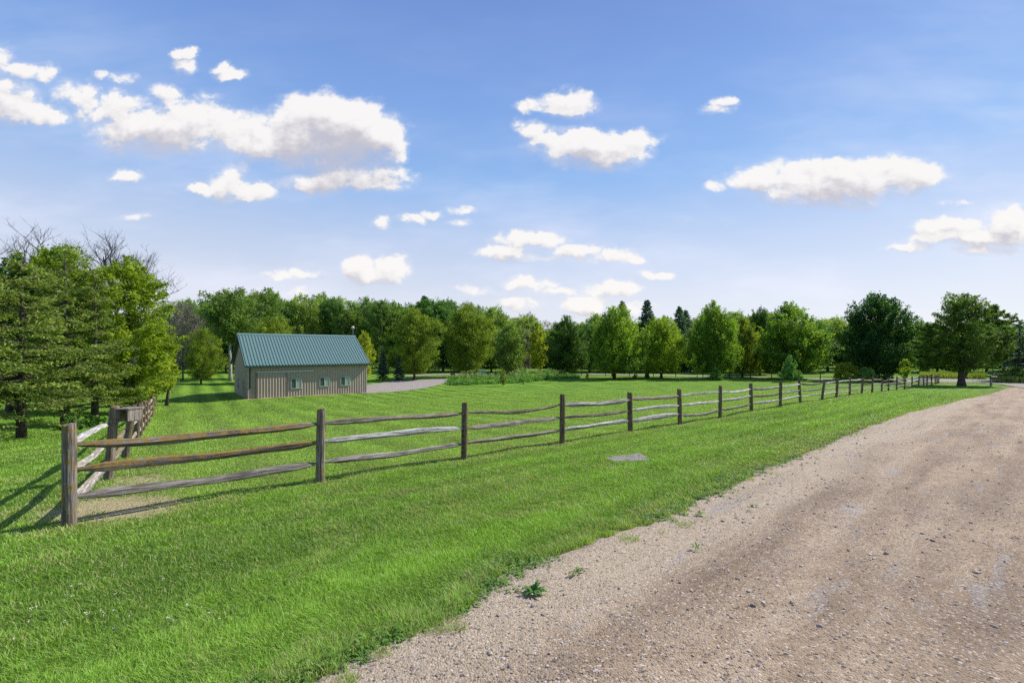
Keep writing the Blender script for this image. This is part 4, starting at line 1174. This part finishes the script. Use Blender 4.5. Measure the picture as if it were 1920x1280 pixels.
for i, (px_, py_, s, nl, lab) in enumerate([(1000, 1114, .085, 34, 'largest flat weed growing alone in the gravel near the grass edge'), (1311, 966, .07, 12, 'small green weed tuft in the gravel, upper of the pair'),
                                (1306, 1030, .06, 9, 'small thin weed tuft in the gravel below the upper one'), (1410, 954, .06, 9, 'small weed tuft farthest up the gravel'), (1082, 1078, .08, 8, 'low straggling weed beside the grass edge on pale gravel')]):
    x, y = hit(px_, py_); o = thing('weed', lab, 'weed', (x, y, gz(x, y) + .012))
    rosettes('leaves', [(0, 0)] * 2, [s, s * .7], 100 + i, M['weed'], nl, o)


def clover():
    r = rs(95); n = 260; x, y = [], []
    for k in range(n):
        if r.rand() < .8: px_, py_ = r.uniform(-30, 240), r.uniform(780, 1010)
        else: px_, py_ = r.uniform(0, 420), r.uniform(1000, 1270)
        d = (CAMZ + .6) * F / (py_ - HZ); x.append((px_ - 960) / F * d); y.append(d)
    x = np.array(x); y = np.array(y); k = vnoise(x, y, 66, 1.2) > .5; x, y = x[k], y[k]; n = len(x)
    z = GZ(x, y) + r.uniform(.035, .07, n); P = np.repeat(np.stack([x, y, z], 1), 5, 0) + r.normal(0, .006, (n * 5, 3)); m = len(P)
    L = np.full(m, .009); V = leaf_quads(P, r.normal(0, 1, (m, 3)), r.normal(0, 1, (m, 3)), L, L)
    mt = simple('clover_petals', (.6, .58, .52), .8)
    tag(link('clover_flowers', leaf_mesh('clover_flowers', V, r.rand(m), mt)), 'tiny white clover flowers dotted over the grass left of the corner post', 'flowers', kind='stuff')
clover()


# ------------------------------------------------------------------ rail fences
def post_mesh(h, w, dp, seed):
    r = random.Random(seed); V = []; Fs = []; n = 12; L = 14
    for i in range(L + 1):
        t = i / L; z = -.15 + t * (h + .15)
        tw = 1 - .04 * t
        for k in range(n):
            a = 2 * math.pi * k / n
            c, s = math.cos(a), math.sin(a); q = 3.4
            rr = 1 / ((abs(c) ** q + abs(s) ** q) ** (1 / q))
            j = 1 + r.uniform(-.025, .025) + .03 * math.sin(k * 2.1 + seed)
            sh = .94 if i == L else 1
            V.append((c * rr * w / 2 * tw * j * sh, s * rr * dp / 2 * tw * j * sh, z + (r.uniform(-.008, .008) + .014 * math.cos(a + seed) if i == L else 0)))
    for i in range(L):
        for k in range(n):
            k2 = (k + 1) % n; Fs.append((i * n + k, i * n + k2, (i + 1) * n + k2, (i + 1) * n + k))
    V.append((0, 0, h + .006)); c = len(V) - 1
    for k in range(n): Fs.append((L * n + k, L * n + (k + 1) % n, c))
    mb = MB(); mb.V = V; mb.Fc = Fs
    return mb.mesh('post', M['post'])


def rail_mesh(L, seed, sag=.03, th=.10, wav=.008):
    r = random.Random(seed); n = 6; N = 26; V = []; Fs = []
    ph = [r.uniform(0, 6.28) for _ in range(6)]; fl = r.uniform(.8, 1.15)
    shp = [r.uniform(.7, 1.25) for _ in range(n)]
    for i in range(N + 1):
        t = i / N; x = (t - .5) * L
        e = min(t, 1 - t); k_ = min(1, e / .13); k_ = k_ * k_ * (3 - 2 * k_)
        hh = (.032 + (th * fl - .032) * k_) / 2 * (1 + .10 * math.sin(t * 9 + ph[0]) + r.uniform(-.04, .04))
        ww = (.028 + .05 * k_) / 2 * (1 + .12 * math.sin(t * 7 + ph[1]))
        cz = -sag * (1 - (2 * t - 1) ** 2) + wav * math.sin(t * 6.28 + ph[2]) * k_ + wav * .5 * math.sin(t * 15 + ph[3]) * k_
        cy = wav * 1.2 * math.sin(t * 5 + ph[4]) * k_; tw = .25 * math.sin(t * 4 + ph[5])
        for k in range(n):
            a = 2 * math.pi * k / n + .3; y = math.cos(a) * ww * shp[k]; z = math.sin(a) * hh * shp[(k + 3) % n] * (1 + r.uniform(-.05, .05))
            V.append((x, cy + y * math.cos(tw) - z * math.sin(tw), cz + y * math.sin(tw) + z * math.cos(tw)))
    for i in range(N):
        for k in range(n):
            k2 = (k + 1) % n; Fs.append((i * n + k, (i + 1) * n + k, (i + 1) * n + k2, i * n + k2))
    Fs.append(tuple(range(n))); Fs.append(tuple(N * n + k for k in range(n))[::-1])
    mb = MB(); mb.V = V; mb.Fc = Fs
    return mb.mesh('rail', M['rail'])


def rail_between(a, b, parent, seed, sag, silver, lichen, th=.10):
    a = Vector(a); b = Vector(b); v = b - a; L = v.length + .09
    o = link('rail', rail_mesh(L, seed, sag, th))
    q = v.to_track_quat('X', 'Z'); o.rotation_mode = 'QUATERNION'; o.rotation_quaternion = q; o.location = (a + b) / 2
    o.parent = parent
    o.location = (a + b) / 2 - parent.location
    o['silver'] = silver; o['lichen'] = lichen
    return o


def fence_run(root, pts, heights, leans, tones, rails, seed, first_post=True, wide=.135, along=None):
    base = root.location
    for i, (x, y, z) in enumerate(pts):
        if i == 0 and not first_post: continue
        pr_ = random.Random(seed * 3 + i); h = heights[i] + pr_.uniform(-.03, .03) * (i > 1); o = link('post', post_mesh(h, wide * (pr_.uniform(.9, 1.1) if i else 1.05), .115, seed + i), root)
        o.location = Vector((x, y, z)) - base
        nx = pts[min(i + 1, len(pts) - 1)]; pv = pts[max(i - 1, 0)]
        rz = math.atan2(nx[1] - pv[1], nx[0] - pv[0])
        o.rotation_euler = (leans[i][1] if isinstance(leans[i], tuple) else 0, leans[i][0] if isinstance(leans[i], tuple) else leans[i], 0 if i == 0 else rz * 0 + .15)
        if i > 0: o.rotation_euler.y += pr_.uniform(-.025, .025); o.rotation_euler.x += pr_.uniform(-.025, .025)
        o['silver'] = .22 if i < 2 else .04; o['lichen'] = .9
    k = 0
    for i in range(len(pts) - 1):
        a = Vector(pts[i]); b = Vector(pts[i + 1])
        for j, hh in enumerate((1.01, .68, .34)):
            t = rails[k % len(rails)]; rr = random.Random(seed * 7 + k)
            ha = hh + rr.uniform(-.015, .015); k += 1
            rail_between(a + Vector((0, 0, ha)), b + Vector((0, 0, ha + rr.uniform(-.02, .02))), root, seed * 31 + k, t[0], t[1], t[2], t[3] if len(t) > 3 else .10)


# (sag, silver, lichen, thickness): main fence, top / middle / bottom of each section
RT = [(.04, .15, .9, .12), (.02, .12, 1.0, .11), (.03, .35, .15, .11),
      (.0, .35, .6), (-.01, .95, .0), (.02, .45, .1), (.10, .15, .2, .09), (.02, .3, .2), (.0, .3, .2), (.04, .6, .3, .12), (.03, .2, .2), (-.01, .95, .0),
      (.03, .35, .7, .12), (.0, .95, .0), (-.02, .75, .2, .13), (.0, .9, .1), (.0, .9, .0), (.09, .55, .4, .09), (.05, .9, .1, .09), (.03, .7, .3, .12), (.05, .3, .3),
      (.02, .5, .6, .12), (.05, .1, .2), (.0, .85, .0), (.03, .95, 0), (0, .8, 0), (-.01, .9, 0), (.05, .2, .2), (.06, .4, .3), (-.02, .9, 0), (.04, .6, .3), (.03, .7, .2), (-.02, .9, .1),
      (.0, .9, 0), (.04, .3, .2), (.05, .8, .1), (.0, .85, .1, .12), (.03, .4, .2), (.0, .4, .1)]
pts = []
for (px_, d_), by in zip(FENCE, FENCE_BASE):
    x, y, _ = PW(px_, by, d_); pts.append((x, y, gz(x, y) - .01))
hts = [1.25, 1.25, 1.22, 1.28, 1.24, 1.26, 1.27, 1.24, 1.26, 1.24, 1.22, 1.18, 1.2, 1.14, 1.2, 1.2, 1.2, 1.2, 1.2, 1.2, 1.16]
lean = [0, 0, 0, .01, -.03, -.02, 0, 0, .01, -.06, .13, .06, .0, .08, .08, .04, -.03, .03, .02, .05, .08]
mf = thing('rail_fence', 'long weathered three rail split log fence running beside the gravel road', 'fence', pts[0])
fence_run(mf, pts, hts, lean, None, RT, 200)
lp = [pts[0]]
for px_, d_, ty in LFENCE:
    x, y = ray(px_, d_); lp.append((x, y, gz(x, y) - .01))
lh = [1.25, 1.33, 1.24] + [1.2] * 9
lf = thing('rail_fence', 'side rail fence with orange lichen running back from the corner post past the barn', 'fence', pts[0])
fence_run(lf, lp, lh, [0, (.10, .05), (.16, .05), .06, .02, .03, 0, 0, 0, 0, 0, 0], None,
          [(.0, .95, 0, .12), (.05, .75, .5, .12), (.06, .75, .6, .12), (.03, .8, .4, .12), (.05, .4, 1.0, .13), (.04, .4, .9, .12)] + [(.04, .8, .5), (.03, .7, .6), (.05, .75, .7)] * 4, 300, first_post=False)
ep = []
for px_, d_ in [(1722, 48.4), (1732, 49.2), (1738, 51), (1747, 53), (1753.5, 55), (1760, 56.8)]:
    x, y = ray(px_, d_); ep.append((x, y, gz(x, y)))
ef = thing('rail_fence', 'short dark rail fence turning off at the far end beside the big maple', 'fence', ep[0])
fence_run(ef, ep, [1.2] * 6, [0] * 6, None, [(.02, .7, .1), (.02, .5, .1), (.02, .5, .1)], 400, first_post=False)

# thin dark fence by the lane
M['dark_wood'] = simple('dark_fence_wood', (.06, .045, .035), .85, bump=.4)
LF2 = [(1052, 74), (1090, 74), (1135, 73.5), (1180, 72.5), (1225, 71.5), (1267, 70), (1318, 68.5), (1368, 67), (1407, 66), (1447, 65), (1491, 63.5), (1538, 62), (1588, 60.5), (1640, 59), (1698, 57), (1757, 55.5)]
dfp = [ray(p, d) for p, d in LF2]
df = thing('post_and_rail_fence', 'thin dark two rail fence along the far lane', 'fence', (dfp[0][0], dfp[0][1], gz(*dfp[0])))
o0 = Vector(df.location)
for i, (x, y) in enumerate(dfp):
    mb = MB(); mb.tube([(0, 0, -.1), (0, 0, .6), (0, 0, 1.15)], [.06, .055, .05], 7); mb.build('post', M['dark_wood'], df, True, Vector((x, y, gz(x, y))) - o0)
    if i:
        xa, ya = dfp[i - 1]
        for hh in (.5, 1.0):
            mb = MB(); a = Vector((xa, ya, gz(xa, ya) + hh)) - o0; b = Vector((x, y, gz(x, y) + hh)) - o0
            mb.tube([a, (a + b) / 2 - Vector((0, 0, .02)), b], [.03, .035, .03], 6); mb.build('rail', M['dark_wood'], df, True)

# wooden box fixed at the side fence's second post
bx_, by_, bz_ = lp[1]
wb = thing('wooden_box', 'open weathered grey wooden box fixed to the leaning second post of the side fence', 'box', (bx_ + .25, by_ + .05, bz_ + 1.10), -.08)
def board(name, *b):
    mb = MB(); mb.box(*b); o = mb.build(name, M['post'], wb); o['silver'] = .28; o['lichen'] = .0; return o
board('lid', -.07, .22, -.16, .16, .17, .19)
board('side_panel', -.055, -.037, -.14, .14, -.06, .168); board('side_panel', .185, .203, -.14, .14, -.03, .168)
mb = MB(); n_ = 6
for i in range(n_):
    x0 = -.035 + i * .0362; dz = -.04 + .03 * math.sin(i * 1.4); mb.box(x0, x0 + .035, .11, .128, dz, .167)
o = mb.build('back_panel', M['post'], wb); o['silver'] = .5; o['lichen'] = 0.0

# ------------------------------------------------------------------ barn
TH = math.radians(38.8); BL, BW = 9.5, 7.3; BZ = -2.32
barn = thing('barn', 'beige ribbed metal barn with green ribbed metal roof and sliding door on the lawn', 'barn', (-20.85, 36, BZ), TH)
EH = .47 - BZ; RH = 2.93 - BZ; OV = .25
M['siding'] = simple('beige_siding', (.36, .295, .245), .55, var=.05, spec=.35)
M['trimb'] = simple('beige_trim', (.42, .37, .32), .5, var=.04)
M['roofm'] = simple('green_roof_metal', (.105, .19, .18), .48, .1, var=.06)
M['dgreen'] = simple('dark_green_trim', (.012, .05, .045), .4, var=.05)
M['white_frame'] = simple('window_frame_vinyl', (.42, .46, .43), .5, var=.03)
M['glass_d'] = simple('dark_window_glass', (.06, .08, .085), .08, var=.1)
M['glass_l'] = simple('pale_window_blind', (.30, .38, .33), .25, var=.05)
M['track'] = simple('painted_track', (.40, .50, .47), .4, var=.03)
M['concrete'] = simple('concrete', (.38, .36, .33), .9, bump=.5, var=.15)


def ribbed(name, L, z0, z1, depth=.034, pitch=.215, mat='siding', topfn=None):
    """vertical ribbed sheet along +x facing -y"""
    mb = MB(); x = 0.0; prof = []
    while x < L - 1e-6:
        for dx, dy in ((0, 0), (pitch * .22, 0), (pitch * .28, -depth), (pitch * .50, -depth), (pitch * .97, 0)):
            if x + dx < L: prof.append((x + dx, dy))
        x += pitch
    prof.append((L, 0))
    for (xa, ya), (xb, yb) in zip(prof[:-1], prof[1:]):
        za = topfn(xa) if topfn else z1; zb = topfn(xb) if topfn else z1
        mb.add([(xa, ya, z0), (xb, yb, z0), (xb, yb, zb), (xa, ya, za)], [(0, 1, 2, 3)])
    return mb


ribbed('wall', BL, -.05, EH).build('wall', M['siding'], barn)
gf = lambda s: EH + (RH - EH) * (1 - abs(s - BW / 2) / (BW / 2)) - .03
o = ribbed('wall', BW, -.2, 0, depth=.012, topfn=gf).build('wall', M['siding'], barn); o.rotation_euler = (0, 0, -math.pi / 2); o.location = (0, BW, 0)      # gable facing left
o = ribbed('wall', BW, -.2, 0, depth=.012, topfn=gf).build('wall', M['siding'], barn); o.rotation_euler = (0, 0, math.pi / 2); o.location = (BL, 0, 0)
o = ribbed('wall', BL, -.2, EH).build('wall', M['siding'], barn); o.rotation_euler = (0, 0, math.pi); o.location = (BL, BW, 0)
mb = MB(); mb.box(-.02, BL + .02, -.02, BW + .02, -.5, .0); mb.build('foundation', M['concrete'], barn)


def roof_side(sign):
    mb = MB(); pitch = .235; dep = .042; x = -.28; xe = BL + .28; prof = []
    while x < xe:
        for dx, dz in ((0, 0), (pitch * .34, 0), (pitch * .48, dep), (pitch * .74, dep), (pitch * .88, 0)):
            if x + dx < xe: prof.append((x + dx, dz))
        x += pitch
    prof.append((xe, 0))
    slope = (RH - EH) / (BW / 2); c = math.cos(math.atan(slope))
    def pt(x, dz, s):   # s: 0 at eave edge .. 1 at the ridge
        y = -OV + s * (BW / 2 + OV); z = EH + slope * y + .05 + dz / c
        return (x, y if sign > 0 else BW - y, z)
    for (xa, za), (xb, zb) in zip(prof[:-1], prof[1:]):
        mb.add([pt(xa, za, 0), pt(xb, zb, 0), pt(xb, zb, 1), pt(xa, za, 1)], [(0, 1, 2, 3)])
    # underside
    mb.add([pt(-.28, -.03, 0), pt(xe, -.03, 0), pt(xe, -.03, 1), pt(-.28, -.03, 1)], [(3, 2, 1, 0)])
    return mb


roof_side(1).build('roof', M['roofm'], barn); roof_side(-1).build('roof', M['roofm'], barn)
slope = (RH - EH) / (BW / 2)
mb = MB()
for sg in (1, -1):
    mb.add([(-.3, BW / 2, RH + .115), (BL + .3, BW / 2, RH + .115), (BL + .3, BW / 2 - sg * .2, RH + .1 - .2 * slope), (-.3, BW / 2 - sg * .2, RH + .1 - .2 * slope)], [(0, 1, 2, 3)])
mb.build('ridge_cap', M['roofm'], barn)
mb = MB(); ze = EH - OV * slope
mb.box(-.3, BL + .3, -OV - .085, -OV - .005, ze - .07, ze + .045); mb.build('gutter', M['dgreen'], barn)
mb = MB(); mb.box(-.28, BL + .28, -OV, -.035, ze - .05, ze - .035); mb.build('soffit', M['dgreen'], barn)
for xr in (-.3, BL + .285):
    mb = MB()
    for sg in (0, 1):
        ys = (-OV, BW / 2) if sg == 0 else (BW + OV, BW / 2)
        z_a, z_b = EH - OV * slope, RH
        mb.add([(xr, ys[0], z_a - .09), (xr, ys[1], z_b - .09), (xr, ys[1], z_b + .10), (xr, ys[0], z_a + .10), (xr + .02, ys[0], z_a - .09), (xr + .02, ys[1], z_b - .09), (xr + .02, ys[1], z_b + .10), (xr + .02, ys[0], z_a + .10)],
               [(0, 1, 2, 3), (7, 6, 5, 4), (0, 4, 5, 1), (3, 2, 6, 7)])
    mb.build('rake_trim', M['dgreen'] if xr < 0 else M['roofm'], barn)
mb = MB(); mb.tube([(.12, -OV - .05, ze - .03), (.12, -OV - .04, ze - .1), (.10, -.09, ze - .32), (.10, -.085, ze - .6), (.10, -.085, .85)], [.045] * 5, 8); mb.build('downspout', M['dgreen'], barn, True)
for xa, xb, ya, yb in ((-.045, .04, -.045, .04), (BL - .04, BL + .045, -.045, .04)):
    mb = MB(); mb.box(xa, xb, ya, yb, -.1, EH); mb.build('corner_trim', M['trimb'], barn)
# sliding door and its track
door = link('sliding_door', None, barn) if False else None
d_mb = ribbed('sliding_door', 2.15, .04, 2.07); door = d_mb.build('sliding_door', M['siding'], barn, loc=(.56, -.11, 0))
mb = MB(); mb.box(-.03, .03, -.035, .03, .04, 2.09); mb.box(2.12, 2.18, -.035, .03, .04, 2.09); mb.build('door_edge', simple('door_edge_shadow_gap', (.15, .13, .11), .6), door)  # edge strips coloured dark to paint the shadow gap beside the door
mb = MB(); mb.box(.56, 4.87, -.14, -.03, 2.10, 2.20); mb.build('door_track', M['track'], barn)


def window(x0, x1, z0, z1, parent=barn, loc=(0, 0, 0), rz=0.0):
    w = .05; mb = MB(); y0, y1 = -.075, -.02
    mb.box(x0, x1, y0, y1, z0, z0 + w); mb.box(x0, x1, y0, y1, z1 - w, z1)
    mb.box(x0, x0 + w, y0, y1, z0 + w, z1 - w); mb.box(x1 - w, x1, y0, y1, z0 + w, z1 - w)
    xm = (x0 + x1) / 2; mb.box(xm - .03, xm + .03, y0, y1, z0 + w, z1 - w)
    o = mb.build('window', M['white_frame'], parent, loc=loc, rot=(0, 0, rz))
    for nm, a, b in (('glass_d', x0 + w, xm - .03), ('glass_l', xm + .03, x1 - w)):
        m2 = MB(); m2.box(a, b, -.05, -.035, z0 + w, z1 - w); m2.build('pane', M[nm], o)


z_w = lambda py, d: CAMZ - (py - HZ) / F * d - BZ
window(3.08, 3.92, z_w(728.3, 38.2), z_w(708.8, 38.2)); window(5.37, 6.22, z_w(724.5, 39.6), z_w(706.8, 39.6)); window(7.15, 8.0, z_w(722.5, 40.8), z_w(705.3, 40.8))
for s0 in (2.0, 4.8):
    window(s0, s0 + .6, .55, 1.45, loc=(0, BW, 0), rz=-math.pi / 2)

# yard lamp behind the barn
x, y = ray(661.5, 58); z = gz(x, y); zt = CAMZ - (611 - HZ) / F * 58 - z
yl = thing('yard_lamp', 'grey yard lamp on a tall pole behind the right end of the barn', 'lamp', (x, y, z))
mb = MB(); mb.tube([(0, 0, -.2), (0, 0, zt * .5), (0, 0, zt - .35)], [.09, .075, .06], 8); mb.build('pole', M['dead_bark'], yl, True)
mb = MB(); mb.tube([(0, 0, zt - .40), (0, 0, zt - .3), (0, 0, zt - .12), (0, 0, zt)], [.07, .20, .19, .06], 12); mb.build('lamp_head', simple('lamp_grey', (.5, .52, .53), .5), yl, True)

# mailbox
x, y = ray(1858, 52.5); mz = gz(x, y)
mbx = thing('mailbox', 'black rounded mailbox on a braced wooden post at the road bend', 'mailbox', (x, y, mz), .0)
mb = MB(); mb.box(-.07, .07, -.07, .07, -.1, .92); o = mb.build('post', M['post'], mbx); o['silver'] = .5; o['lichen'] = .1
mb = MB(); mb.box(-.1, .62, -.06, .06, .74, .84); mb.tube([(.05, 0, .35), (.42, 0, .74)], [.04, .04], 6); o = mb.build('arm', M['rail'], mbx); o['silver'] = .3; o['lichen'] = .0
mb = MB(); prof = [(-.14, 0), (.14, 0), (.14, .16)] + [(.14 * math.cos(a), .16 + .12 * math.sin(a)) for a in [math.pi * k / 8 for k in range(1, 8)]] + [(-.14, .16)]
nP = len(prof); V = [(-.02, p, .842 + q) for p, q in prof] + [(.66, p, .842 + q) for p, q in prof]
mb.add(V, [tuple(range(nP)), tuple(range(nP, 2 * nP))[::-1]] + [(k, k + nP, (k + 1) % nP + nP, (k + 1) % nP) for k in range(nP)])
mb.build('box', simple('black_mailbox_metal', (.02, .02, .024), .6, .1), mbx)
mb = MB(); mb.box(.3, .32, -.17, -.15, .95, 1.18); mb.box(.3, .42, -.17, -.15, 1.12, 1.18); mb.build('flag', simple('red_flag', (.35, .03, .02), .5), mbx)

# aggregate slab set in the turf
sx_, sy_ = SLAB
st = MB(); rr = random.Random(4); ring = []
for k in range(20):
    a = 2 * math.pi * (k + .5) / 20; q = 14; c, s = math.cos(a), math.sin(a); ra = 1 / ((abs(c) ** q + abs(s) ** q) ** (1 / q)) * rr.uniform(.94, 1.04)
    ring.append((c * ra * .46 + s * ra * .12, s * ra * .30))
st.add([(a, b, -.05) for a, b in ring] + [(a, b, .014) for a, b in ring] + [(a * .97, b * .97, .018) for a, b in ring] + [(0, 0, .018)],
       [(k, (k + 1) % 20, (k + 1) % 20 + 20, k + 20) for k in range(20)] + [(k + 20, (k + 1) % 20 + 20, (k + 1) % 20 + 40, k + 40) for k in range(20)] + [(k + 40, (k + 1) % 20 + 40, 60) for k in range(20)])
o = st.build('concrete_slab', gravel_material('slab_aggregate', (.20, .19, .17), (.32, .30, .27), (.15, .14, .13), False), loc=(sx_, sy_, gz(sx_, sy_)), rot=(.0, 0, .5))
tag(o, 'flat grey aggregate slab set in the grass between the fence and the gravel road', 'slab')

# garden bits
x, y = hit(849, 713); t = thing('garden_box', 'small brown wooden box stand at the left end of the vegetable garden', 'stand', (x, y, gz(x, y)))
for sx in (-.22, .22):
    mb = MB(); mb.box(sx - .04, sx + .04, -.04, .04, -.05, .75); mb.build('leg', M['dark_wood'], t)
mb = MB(); mb.box(-.3, .3, -.14, .14, .755, .95); mb.build('box', M['dark_wood'], t)
x, y = ray(904, 66); t = thing('slatted_panel', 'pale blue slatted panel behind the vegetable garden', 'panel', (x, y, gz(x, y)))
bm_ = simple('pale_blue_paint', (.16, .30, .33), .6)
for k in range(7):
    mb = MB(); mb.box(-.55 + k * .17, -.55 + k * .17 + .1, -.015, .015, -.05, 1.3); mb.build('slat', bm_, t)
mb = MB(); mb.box(-.58, .6, .018, .05, .3, .4); mb.box(-.58, .6, .018, .05, .95, 1.05); mb.build('crossbar', bm_, t)
print('objects', len(bpy.data.objects))
